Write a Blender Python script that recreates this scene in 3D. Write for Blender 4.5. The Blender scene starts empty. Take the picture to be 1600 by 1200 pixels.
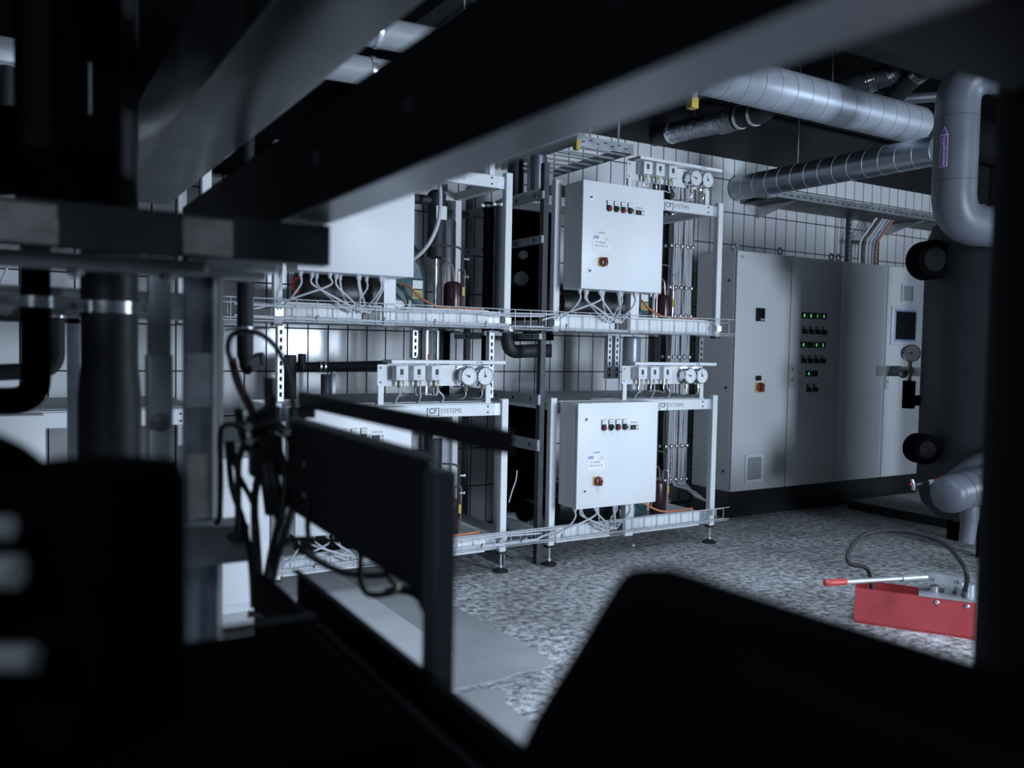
import bpy, bmesh, math, random
from mathutils import Vector, Matrix
random.seed(7)
PI = math.pi
SC = bpy.context.scene
COL = SC.collection

# ------------------------------------------------------------------ camera
CAMZ = 1.255
YAW, PITCH, ROLL = math.radians(31.0812), math.radians(2.52194), math.radians(-1.10098)
cd = bpy.data.cameras.new('camera')
cam = bpy.data.objects.new('camera', cd)
COL.objects.link(cam)
f_ = Vector((math.sin(YAW)*math.cos(PITCH), math.cos(YAW)*math.cos(PITCH), -math.sin(PITCH)))
r_ = Vector((math.cos(YAW), -math.sin(YAW), 0))
d_ = f_.cross(r_)
rr = r_*math.cos(ROLL) + d_*math.sin(ROLL)
dd = d_*math.cos(ROLL) - r_*math.sin(ROLL)
cam.matrix_world = Matrix(((rr.x, -dd.x, -f_.x, 0), (rr.y, -dd.y, -f_.y, 0), (rr.z, -dd.z, -f_.z, CAMZ), (0, 0, 0, 1)))
cd.sensor_width = 36.0
cd.lens = 1320.31/1600*36
cd.clip_start = 0.02
cd.dof.use_dof = True
cd.dof.focus_distance = 5.2
cd.dof.aperture_fstop = 2.2
SC.camera = cam

# ------------------------------------------------------------------ light and exposure
SC.view_settings.view_transform = 'Standard'
SC.view_settings.look = 'None'
SC.view_settings.gamma = 1.0
SC.view_settings.exposure = 0.0
w = bpy.data.worlds.new('world'); SC.world = w
w.use_nodes = True
w.node_tree.nodes['Background'].inputs[0].default_value = (0.25, 0.4, 0.7, 1)
w.node_tree.nodes['Background'].inputs[1].default_value = 0.02

def area(name, loc, aim, sx, sy, power, col):
    l = bpy.data.lights.new(name, 'AREA'); l.shape = 'RECTANGLE'; l.size = sx; l.size_y = sy
    l.energy = power; l.color = col
    o = bpy.data.objects.new(name, l); COL.objects.link(o); o.location = loc
    o.rotation_euler = (Vector(aim)-Vector(loc)).to_track_quat('-Z', 'Y').to_euler()
    return o
# daylight through the window behind the photographer and the one in the right wall, a ceiling lamp, and a rear lamp added as fill for the near struts
area('window_daylight', (4.1, -3.0, 1.55), (2.6, 4.0, 1.30), 0.9, 1.5, 300, (0.71, 0.85, 1.04))
area('side_window_daylight', (8.9, -1.1, 1.7), (3.0, 3.4, 1.2), 1.4, 1.4, 130, (0.70, 0.85, 1.06))
area('ceiling_lamp', (2.5, 1.7, 3.3), (2.4, 1.9, 0), 0.3, 1.4, 40, (0.70, 0.85, 1.06)).data.spread = math.radians(100)
area('rear_fill', (-1.6, -0.9, 2.5), (0.2, 2.2, 1.2), 0.3, 1.0, 14, (0.72, 0.86, 1.05))

# ------------------------------------------------------------------ helpers
def mat(name, col, rough=0.5, metal=0.0, noise=0.0, nscale=8.0, emit=None, bump=0.0, bscale=60.0, spec=None):
    m = bpy.data.materials.new(name); m.use_nodes = True
    nt = m.node_tree; b = nt.nodes['Principled BSDF']
    b.inputs['Base Color'].default_value = (*col, 1)
    b.inputs['Roughness'].default_value = rough
    b.inputs['Metallic'].default_value = metal
    if spec is not None: b.inputs['Specular IOR Level'].default_value = spec
    if emit:
        b.inputs['Emission Color'].default_value = (*emit[0], 1); b.inputs['Emission Strength'].default_value = emit[1]
    tc = nt.nodes.new('ShaderNodeTexCoord')
    if noise > 0:
        n = nt.nodes.new('ShaderNodeTexNoise'); n.inputs['Scale'].default_value = nscale; n.inputs['Detail'].default_value = 6
        nt.links.new(tc.outputs['Object'], n.inputs['Vector'])
        r = nt.nodes.new('ShaderNodeValToRGB')
        r.color_ramp.elements[0].position = 0.3; r.color_ramp.elements[1].position = 0.7
        r.color_ramp.elements[0].color = (*[c*(1-noise) for c in col], 1)
        r.color_ramp.elements[1].color = (*[min(1, c*(1+noise)) for c in col], 1)
        nt.links.new(n.outputs['Fac'], r.inputs['Fac']); nt.links.new(r.outputs['Color'], b.inputs['Base Color'])
        mr = nt.nodes.new('ShaderNodeMapRange')
        mr.inputs['To Min'].default_value = max(0.05, rough-0.12); mr.inputs['To Max'].default_value = min(1, rough+0.12)
        nt.links.new(n.outputs['Fac'], mr.inputs['Value']); nt.links.new(mr.outputs['Result'], b.inputs['Roughness'])
    if bump > 0:
        n2 = nt.nodes.new('ShaderNodeTexNoise'); n2.inputs['Scale'].default_value = bscale; n2.inputs['Detail'].default_value = 4
        nt.links.new(tc.outputs['Object'], n2.inputs['Vector'])
        bp = nt.nodes.new('ShaderNodeBump'); bp.inputs['Strength'].default_value = bump; bp.inputs['Distance'].default_value = 0.01
        nt.links.new(n2.outputs['Fac'], bp.inputs['Height']); nt.links.new(bp.outputs['Normal'], b.inputs['Normal'])
    return m

M = dict(
 white=mat('white_paint', (0.80, 0.82, 0.83), 0.42, noise=0.03, nscale=3),
 cabinet=mat('light_grey_paint', (0.66, 0.68, 0.69), 0.40, noise=0.03, nscale=2),
 galv=mat('galvanised_steel', (0.52, 0.55, 0.58), 0.42, 0.75, noise=0.2, nscale=14),
 zinc=mat('bright_zinc', (0.75, 0.77, 0.80), 0.3, 0.85, noise=0.08, nscale=20),
 steel=mat('dull_steel', (0.30, 0.32, 0.34), 0.5, 0.6, noise=0.25, nscale=9),
 dsteel=mat('dark_steel', (0.055, 0.06, 0.068), 0.5, 0.4, noise=0.2, nscale=9),
 black=mat('black_foam', (0.0022, 0.0024, 0.003), 0.8, noise=0.2, nscale=20, bump=0.1, bscale=80, spec=0.02),
 foam=mat('grey_black_foam', (0.022, 0.025, 0.031), 0.6, noise=0.2, nscale=12),
 jacket=mat('grey_pvc_jacket', (0.115, 0.125, 0.15), 0.42, noise=0.12, nscale=5),
 duct=mat('spiral_duct_steel', (0.47, 0.51, 0.57), 0.40, 0.3, noise=0.12, nscale=5),
 ductd=mat('dull_duct_steel', (0.36, 0.40, 0.45), 0.33, 0.85, noise=0.15, nscale=5),
 foil=mat('crinkled_foil', (0.36, 0.38, 0.41), 0.28, 0.9, noise=0.3, nscale=20, bump=1.0, bscale=45),
 plast=mat('black_plastic', (0.014, 0.015, 0.017), 0.4),
 rubber=mat('black_rubber', (0.012, 0.012, 0.013), 0.6, noise=0.2),
 cable=mat('light_grey_cable', (0.62, 0.63, 0.66), 0.5, noise=0.08),
 cabled=mat('dark_grey_cable', (0.06, 0.06, 0.065), 0.5, noise=0.1),
 orange=mat('orange_cable', (0.66, 0.22, 0.10), 0.5, noise=0.05),
 green=mat('green_yellow_wire', (0.32, 0.42, 0.10), 0.5, noise=0.1),
 red=mat('red_paint', (0.46, 0.060, 0.065), 0.42, noise=0.10, nscale=6),
 redp=mat('red_plastic', (0.50, 0.055, 0.05), 0.4, noise=0.05),
 dred=mat('brick_red_plastic', (0.22, 0.045, 0.03), 0.35, noise=0.05),
 yellow=mat('yellow_plastic', (0.62, 0.44, 0.09), 0.5, noise=0.05),
 maroon=mat('maroon_paint', (0.045, 0.014, 0.022), 0.28, noise=0.15),
 teal=mat('teal_casting', (0.030, 0.10, 0.105), 0.45, noise=0.2, nscale=14, bump=0.15),
 copper=mat('dull_copper', (0.52, 0.37, 0.32), 0.35, 0.85, noise=0.15),
 brass=mat('brass', (0.40, 0.37, 0.24), 0.35, 0.85, noise=0.1),
 chrome=mat('polished_steel', (0.72, 0.74, 0.77), 0.18, 0.95, noise=0.05),
 alu=mat('cast_aluminium', (0.50, 0.52, 0.54), 0.42, 0.7, noise=0.15, nscale=12),
 dial=mat('white_dial', (0.78, 0.80, 0.80), 0.35, noise=0.02),
 paper=mat('paper_label', (0.86, 0.87, 0.85), 0.6, noise=0.02),
 ink=mat('dark_print', (0.05, 0.06, 0.075), 0.6),
 inkg=mat('grey_print', (0.26, 0.29, 0.33), 0.6),
 blue=mat('blue_print', (0.16, 0.20, 0.45), 0.6, noise=0.1),
 purple=mat('purple_print', (0.25, 0.08, 0.40), 0.5, noise=0.05),
 hole=mat('dark_opening', (0.012, 0.013, 0.015), 0.8),
 lampr=mat('red_lens', (0.16, 0.01, 0.035), 0.15, emit=((1, 0.06, 0.18), 0.08)),
 ledg=mat('green_digits', (0.02, 0.3, 0.08), 0.4, emit=((0.12, 1.0, 0.35), 0.75)),
 ledd=mat('dim_digits', (0.10, 0.12, 0.03), 0.4, emit=((0.5, 0.8, 0.2), 0.12)),
 pale=mat('pale_floor_strip', (0.58, 0.59, 0.60), 0.5, noise=0.12, nscale=3),
 wire=mat('wire_zinc', (0.60, 0.62, 0.65), 0.5, 0.3, noise=0.08, nscale=20),
 screen=mat('dark_screen', (0.012, 0.012, 0.016), 0.12),
 bezel=mat('pale_blue_bezel', (0.30, 0.40, 0.62), 0.35, noise=0.03),
 grille=mat('grey_grille', (0.34, 0.36, 0.38), 0.5, noise=0.05),
 stone=mat('grey_concrete', (0.30, 0.30, 0.30), 0.8, noise=0.25, nscale=5, bump=0.2, bscale=30),
 ceil=mat('shaded_concrete', (0.006, 0.006, 0.007), 0.85, noise=0.4, nscale=3),  # near-black base holds the shadow under the ceiling
 chanl=mat('zinc_flange', (0.20, 0.215, 0.24), 0.30, 0.85, noise=0.15, nscale=5),
 web=mat('shade_black', (0.008, 0.0085, 0.010), 0.7, spec=0.1, noise=0.15, nscale=5),  # near-black that puts the channel sides' shade into their colour
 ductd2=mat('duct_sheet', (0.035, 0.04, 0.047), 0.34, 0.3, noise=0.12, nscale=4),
 plate=mat('pale_plate', (0.48, 0.48, 0.46), 0.5, 0.5, noise=0.25, nscale=22),
 strutg=mat('grey_strut', (0.56, 0.60, 0.66), 0.45, 0.4, noise=0.15, nscale=12),
 strutd=mat('dark_strut', (0.30, 0.33, 0.38), 0.5, 0.4, noise=0.2, nscale=12),
 dpanel=mat('black_sheet', (0.020, 0.021, 0.024), 0.6, spec=0.2, noise=0.15, nscale=6),
 post=mat('grey_post', (0.10, 0.11, 0.13), 0.5, 0.3, noise=0.1),
 black2=mat('black_foam_shine', (0.018, 0.020, 0.025), 0.5, noise=0.2, nscale=14),
 wallp=mat('near_black_wall', (0.009, 0.0095, 0.011), 0.7, noise=0.2, nscale=2),
)

def wloc(o):
    v = Vector((0, 0, 0))
    while o is not None:
        v += o.location; o = o.parent
    return v

class MB:
    """collects shapes in world coordinates, then links them as ONE mesh object"""
    def __init__(s): s.bm = bmesh.new()
    def _add(s, vs, fs):
        b = [s.bm.verts.new(v) for v in vs]
        for f in fs:
            try: s.bm.faces.new([b[i] for i in f])
            except ValueError: pass
        return s
    def box(s, x0, x1, y0, y1, z0, z1, bev=0.0, seg=2):
        if bev <= 0:
            v = [(x, y, z) for x in (x0, x1) for y in (y0, y1) for z in (z0, z1)]
            return s._add(v, [(0, 1, 3, 2), (4, 6, 7, 5), (0, 4, 5, 1), (2, 3, 7, 6), (0, 2, 6, 4), (1, 5, 7, 3)])
        t = bmesh.new(); bmesh.ops.create_cube(t, size=1)
        for q in t.verts:
            q.co = Vector((x0+(q.co.x+.5)*(x1-x0), y0+(q.co.y+.5)*(y1-y0), z0+(q.co.z+.5)*(z1-z0)))
        bmesh.ops.bevel(t, geom=t.edges[:], offset=bev, segments=seg, profile=0.5, affect='EDGES')
        t.verts.index_update()
        return s._add([q.co.copy() for q in t.verts], [[q.index for q in f.verts] for f in t.faces])
    def prism(s, pts, off):
        """polygon pts (3d) swept by vector off"""
        n = len(pts); off = Vector(off)
        v = [Vector(p) for p in pts] + [Vector(p)+off for p in pts]
        return s._add(v, [tuple(range(n))[::-1], tuple(range(n, 2*n))] + [(i, (i+1) % n, n+(i+1) % n, n+i) for i in range(n)])
    def cyl(s, p0, p1, r0, r1=None, n=20, cap=True):
        return s.lathe(p0, Vector(p1)-Vector(p0), [(r0, 0), (r0 if r1 is None else r1, (Vector(p1)-Vector(p0)).length)], n, cap)
    def lathe(s, p, axis, prof, n=24, cap=True):
        """prof = [(radius, distance along axis)]"""
        p = Vector(p); a = Vector(axis).normalized()
        u = a.orthogonal().normalized(); w2 = a.cross(u)
        vs, fs = [], []
        for (r, h) in prof:
            for k in range(n):
                t = 2*PI*k/n
                vs.append(p + a*h + (u*math.cos(t)+w2*math.sin(t))*max(r, 1e-5))
        for i in range(len(prof)-1):
            for k in range(n):
                fs.append((i*n+k, i*n+(k+1) % n, (i+1)*n+(k+1) % n, (i+1)*n+k))
        if cap:
            fs.append(tuple(range(n))[::-1]); fs.append(tuple(range((len(prof)-1)*n, len(prof)*n)))
        return s._add(vs, fs)
    def tube(s, pts, r, n=8, smooth=0, cap=True):
        pts = [Vector(p) for p in pts]
        if smooth: pts = spline(pts, smooth)
        rs = r if isinstance(r, (list, tuple)) else [r]*len(pts)
        vs, fs = [], []; m = len(pts)
        t0 = (pts[1]-pts[0]).normalized(); u = t0.orthogonal().normalized(); prev = t0
        for i, p in enumerate(pts):
            if i == 0: t = t0
            elif i == m-1: t = (pts[-1]-pts[-2]).normalized()
            else: t = ((pts[i+1]-p).normalized()+(p-pts[i-1]).normalized()).normalized()
            q = prev.rotation_difference(t); u = (q @ u).normalized(); prev = t
            w2 = t.cross(u)
            for k in range(n):
                a = 2*PI*k/n
                vs.append(p+(u*math.cos(a)+w2*math.sin(a))*rs[i])
        for i in range(m-1):
            for k in range(n):
                fs.append((i*n+k, i*n+(k+1) % n, (i+1)*n+(k+1) % n, (i+1)*n+k))
        if cap:
            fs.append(tuple(range(n))[::-1]); fs.append(tuple(range((m-1)*n, m*n)))
        return s._add(vs, fs)
    def build(s, name, m, parent=None, smooth=True):
        me = bpy.data.meshes.new(name)
        bmesh.ops.recalc_face_normals(s.bm, faces=s.bm.faces[:])
        if parent is None:
            xs = [v.co for v in s.bm.verts]
            lo = Vector((min(v.x for v in xs), min(v.y for v in xs), min(v.z for v in xs)))
            hi = Vector((max(v.x for v in xs), max(v.y for v in xs), max(v.z for v in xs)))
            off = Vector(((lo.x+hi.x)/2, (lo.y+hi.y)/2, lo.z))
        else: off = wloc(parent)
        for v in s.bm.verts: v.co -= off
        s.bm.to_mesh(me); s.bm.free()
        if smooth:
            me.polygons.foreach_set('use_smooth', [True]*len(me.polygons))
            me.set_sharp_from_angle(angle=math.radians(38))
        me.materials.append(M[m] if isinstance(m, str) else m)
        o = bpy.data.objects.new(name, me); COL.objects.link(o)
        if parent is None: o.location = off
        else: o.parent = parent
        return o

def spline(pts, k):
    out = []; n = len(pts)
    for i in range(n-1):
        p0 = pts[max(i-1, 0)]; p1 = pts[i]; p2 = pts[i+1]; p3 = pts[min(i+2, n-1)]
        for j in range(k):
            t = j/k
            out.append(0.5*((2*p1)+(p2-p0)*t+(2*p0-5*p1+4*p2-p3)*t*t+(3*p1-p0-3*p2+p3)*t**3))
    out.append(pts[-1]); return out

def elbow(pts, rad, k=8):
    """polyline with rounded corners of the given bend radius"""
    pts = [Vector(p) for p in pts]; out = [pts[0]]
    for i in range(1, len(pts)-1):
        a = (pts[i-1]-pts[i]); b = (pts[i+1]-pts[i]); r = min(rad, a.length*.49, b.length*.49)
        a.normalize(); b.normalize()
        for j in range(k+1):
            t = j/k; A = pts[i]+a*r; B = pts[i]+b*r
            out.append((1-t)**2*A+2*t*(1-t)*pts[i]+t*t*B)
    out.append(pts[-1]); return out

def tag(o, label=None, cat=None, group=None, kind=None):
    if label: o['label'] = label
    if cat: o['category'] = cat
    if group: o['group'] = group
    if kind: o['kind'] = kind
    return o
def thing(name, label, cat, loc, group=None):
    o = bpy.data.objects.new(name, None); COL.objects.link(o); o.location = loc
    o.empty_display_size = 0.1
    return tag(o, label, cat, group)
def struct(o): return tag(o, kind='structure')

def text(s, size, loc, m, parent, xd=(1, 0, 0), up=(0, 0, 1), name='lettering', ext=0.0006, bold=0.0, width=None):
    c = bpy.data.curves.new('t', 'FONT'); c.body = s; c.size = size; c.extrude = ext; c.offset = bold; c.resolution_u = 3
    t = bpy.data.objects.new('t', c); COL.objects.link(t)
    dg = bpy.context.evaluated_depsgraph_get()
    me = bpy.data.meshes.new_from_object(t.evaluated_get(dg)); me.name = name
    bpy.data.objects.remove(t); bpy.data.curves.remove(c)
    x = Vector(xd).normalized(); u = Vector(up).normalized(); n = x.cross(u)
    off = Vector(loc)-wloc(parent)
    sx = 1.0
    if width and len(me.vertices):
        sx = width/max(1e-6, max(v.co.x for v in me.vertices))
    for v in me.vertices: v.co = off + x*v.co.x*sx + u*v.co.y + n*v.co.z
    me.materials.clear(); me.materials.append(M[m])
    o = bpy.data.objects.new(name, me); COL.objects.link(o); o.parent = parent
    return o

def at(px, py, d):
    """the point seen at a place of the photograph, d metres in front of the lens plane"""
    x = (px-800)/1320.31; y = (py-600)/1320.31
    return Vector((0, 0, CAMZ)) + (rr*x + dd*y + f_)*d

# ------------------------------------------------------------------ setting
def pos_xyz(nt):
    g = nt.nodes.new('ShaderNodeNewGeometry'); s = nt.nodes.new('ShaderNodeSeparateXYZ')
    nt.links.new(g.outputs['Position'], s.inputs[0]); return g, s

def tile_mat():
    m = bpy.data.materials.new('white_wall_tiles'); m.use_nodes = True
    nt = m.node_tree; b = nt.nodes['Principled BSDF']; L = nt.links
    g, s = pos_xyz(nt)
    c = nt.nodes.new('ShaderNodeCombineXYZ')
    ax = nt.nodes.new('ShaderNodeMath'); ax.operation = 'ADD'; ax.inputs[1].default_value = 13*0.13-0.077
    az = nt.nodes.new('ShaderNodeMath'); az.operation = 'ADD'; az.inputs[1].default_value = -1.077+0.268*8
    L.new(s.outputs['X'], ax.inputs[0]); L.new(s.outputs['Z'], az.inputs[0])
    L.new(ax.outputs[0], c.inputs[0]); L.new(az.outputs[0], c.inputs[1])
    br = nt.nodes.new('ShaderNodeTexBrick'); br.offset = 0.0; br.squash = 1.0
    br.inputs['Scale'].default_value = 1.0
    br.inputs['Brick Width'].default_value = 0.13; br.inputs['Row Height'].default_value = 0.268
    br.inputs['Mortar Size'].default_value = 0.0045; br.inputs['Mortar Smooth'].default_value = 0.1
    br.inputs['Color1'].default_value = (0.93, 0.94, 0.95, 1); br.inputs['Color2'].default_value = (0.88, 0.89, 0.90, 1)
    br.inputs['Mortar'].default_value = (0.035, 0.036, 0.04, 1)
    L.new(c.outputs[0], br.inputs['Vector'])
    n = nt.nodes.new('ShaderNodeTexNoise'); n.inputs['Scale'].default_value = 2.2
    L.new(g.outputs['Position'], n.inputs['Vector'])
    mx = nt.nodes.new('ShaderNodeMix'); mx.data_type = 'RGBA'; mx.blend_type = 'MULTIPLY'; mx.inputs[0].default_value = 0.12
    L.new(br.outputs['Color'], mx.inputs[6]); L.new(n.outputs['Color'], mx.inputs[7])
    L.new(mx.outputs[2], b.inputs['Base Color'])
    mr = nt.nodes.new('ShaderNodeMapRange'); mr.inputs['To Min'].default_value = 0.13; mr.inputs['To Max'].default_value = 0.85
    L.new(br.outputs['Fac'], mr.inputs['Value']); L.new(mr.outputs['Result'], b.inputs['Roughness'])
    bp = nt.nodes.new('ShaderNodeBump'); bp.invert = True; bp.inputs['Strength'].default_value = 0.5; bp.inputs['Distance'].default_value = 0.003
    L.new(br.outputs['Fac'], bp.inputs['Height']); L.new(bp.outputs['Normal'], b.inputs['Normal'])
    return m

def floor_mat():
    m = bpy.data.materials.new('worn_stone_tiles'); m.use_nodes = True
    nt = m.node_tree; b = nt.nodes['Principled BSDF']; L = nt.links
    g, s = pos_xyz(nt)
    n1 = nt.nodes.new('ShaderNodeTexNoise'); n1.inputs['Scale'].default_value = 26; n1.inputs['Detail'].default_value = 8; n1.inputs['Roughness'].default_value = 0.7
    n2 = nt.nodes.new('ShaderNodeTexNoise'); n2.inputs['Scale'].default_value = 2.0; n2.inputs['Detail'].default_value = 5
    for n in (n1, n2): L.new(g.outputs['Position'], n.inputs['Vector'])
    r1 = nt.nodes.new('ShaderNodeValToRGB')
    r1.color_ramp.elements[0].position = 0.40; r1.color_ramp.elements[0].color = (0.17, 0.172, 0.176, 1)
    r1.color_ramp.elements[1].position = 0.60; r1.color_ramp.elements[1].color = (0.82, 0.825, 0.83, 1)
    L.new(n1.outputs['Fac'], r1.inputs['Fac'])
    r2 = nt.nodes.new('ShaderNodeValToRGB')
    r2.color_ramp.elements[0].position = 0.36; r2.color_ramp.elements[0].color = (0.58, 0.58, 0.58, 1)
    r2.color_ramp.elements[1].position = 0.66; r2.color_ramp.elements[1].color = (1, 1, 1, 1)
    L.new(n2.outputs['Fac'], r2.inputs['Fac'])
    mx = nt.nodes.new('ShaderNodeMix'); mx.data_type = 'RGBA'; mx.blend_type = 'MULTIPLY'; mx.inputs[0].default_value = 1.0
    L.new(r1.outputs['Color'], mx.inputs[6]); L.new(r2.outputs['Color'], mx.inputs[7])
    br = nt.nodes.new('ShaderNodeTexBrick'); br.offset = 0.0; br.inputs['Scale'].default_value = 1
    br.inputs['Brick Width'].default_value = 0.3; br.inputs['Row Height'].default_value = 0.3; br.inputs['Mortar Size'].default_value = 0.004
    br.inputs['Color1'].default_value = (1, 1, 1, 1); br.inputs['Color2'].default_value = (0.92, 0.92, 0.92, 1); br.inputs['Mortar'].default_value = (0.35, 0.35, 0.35, 1)
    L.new(g.outputs['Position'], br.inputs['Vector'])
    m2 = nt.nodes.new('ShaderNodeMix'); m2.data_type = 'RGBA'; m2.blend_type = 'MULTIPLY'; m2.inputs[0].default_value = 0.8
    L.new(mx.outputs[2], m2.inputs[6]); L.new(br.outputs['Color'], m2.inputs[7])
    L.new(m2.outputs[2], b.inputs['Base Color'])
    b.inputs['Roughness'].default_value = 0.55
    bp = nt.nodes.new('ShaderNodeBump'); bp.inputs['Strength'].default_value = 0.6; bp.inputs['Distance'].default_value = 0.006
    L.new(n1.outputs['Fac'], bp.inputs['Height']); L.new(bp.outputs['Normal'], b.inputs['Normal'])
    return m

TILE = tile_mat(); FLOOR = floor_mat()
SCREED = mat('smooth_grey_screed', (0.32, 0.325, 0.33), 0.55, noise=0.18, nscale=2.5, bump=0.1, bscale=40)
X0, X1, Y0, Y1, ZC = -4.2, 9.0, -3.2, 5.2, 3.55
def S(name, mb, m, **k): return struct(mb.build(name, m, smooth=False))
S('floor', MB().box(X0, X1, Y0, Y1, -0.12, 0.0), FLOOR)
# smooth screed strip with a broken far end beside the stone tiles
pts = [(-4.2, 2.69), (1.62, 2.69), (1.70, 2.715), (1.79, 2.70), (1.868, 2.73), (1.872, 3.05), (1.85, 3.40), (1.842, 3.75), (1.842, 5.2), (-4.2, 5.2)]
S('trim_1', MB().prism([(x, y, 0.0) for x, y in pts], (0, 0, 0.008)), SCREED)
pts = [(-4.2, -3.2), (1.50, -3.2), (1.50, 2.50), (1.56, 2.58), (1.5, 2.64), (-4.2, 2.62)]
S('trim_2', MB().prism([(x, y, 0.0) for x, y in pts], (0, 0, 0.008)), SCREED)
S('trim_8', MB().prism([(x, y, .006) for x, y in ((-.6, 2.85), (1.45, 2.9), (1.555, 3.0), (1.55, 5.2), (-.6, 5.2))], (0, 0, .004)), 'pale')  # floor strip in a paler tone than the screed
S('trim_3', MB().box(5.86, 8.9, 2.2, 4.4, 0.0, 0.07, 0.008), 'stone')
S('trim_9', MB().box(5.848, 5.859, 2.2, 4.4, 0.0, 0.066), 'hole')  # black strip painting the shade on the slab's side face
S('wall_back', MB().box(X0, X1, Y1, Y1+.2, 0, 2.86), TILE)
S('trim_4', MB().box(X0, X1, Y1-.02, Y1+.2, 2.86, ZC), 'wallp')  # upper wall darkened: the shadow above the tiles is in its colour
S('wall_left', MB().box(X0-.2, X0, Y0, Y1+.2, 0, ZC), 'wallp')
wr = MB()
for a in ((Y0, -1.85, 0, ZC), (-.35, Y1+.2, 0, ZC), (-1.85, -.35, 0, .95), (-1.85, -.35, 2.45, ZC)): wr.box(X1, X1+.2, a[0], a[1], a[2], a[3])
S('wall_right', wr, 'wallp')
wn = MB()
for a in ((-1.85, -1.8, .95, 2.45), (-.4, -.35, .95, 2.45), (-1.8, -.4, .95, 1.0), (-1.8, -.4, 2.4, 2.45)): wn.box(X1+.05, X1+.12, a[0], a[1], a[2], a[3])
S('window_2', wn, 'white')
wf = MB()
for a in ((X0, 3.6, 0, ZC), (4.6, X1, 0, ZC), (3.6, 4.6, 0, .75), (3.6, 4.6, 2.35, ZC)):
    wf.box(a[0], a[1], Y0-.2, Y0, a[2], a[3])
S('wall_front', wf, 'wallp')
wn = MB()
for a in ((3.6, 3.65, .75, 2.35), (4.55, 4.6, .75, 2.35), (3.65, 4.55, .75, .8), (3.65, 4.55, 2.3, 2.35)):
    wn.box(a[0], a[1], Y0-.12, Y0-.05, a[2], a[3])
S('window_1', wn, 'white')
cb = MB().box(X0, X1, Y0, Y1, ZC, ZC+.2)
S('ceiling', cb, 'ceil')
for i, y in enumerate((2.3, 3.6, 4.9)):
    S('trim_%d' % (5+i), MB().box(X0, X1, y-.1, y+.1, 3.22, ZC), 'ceil')

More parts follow.
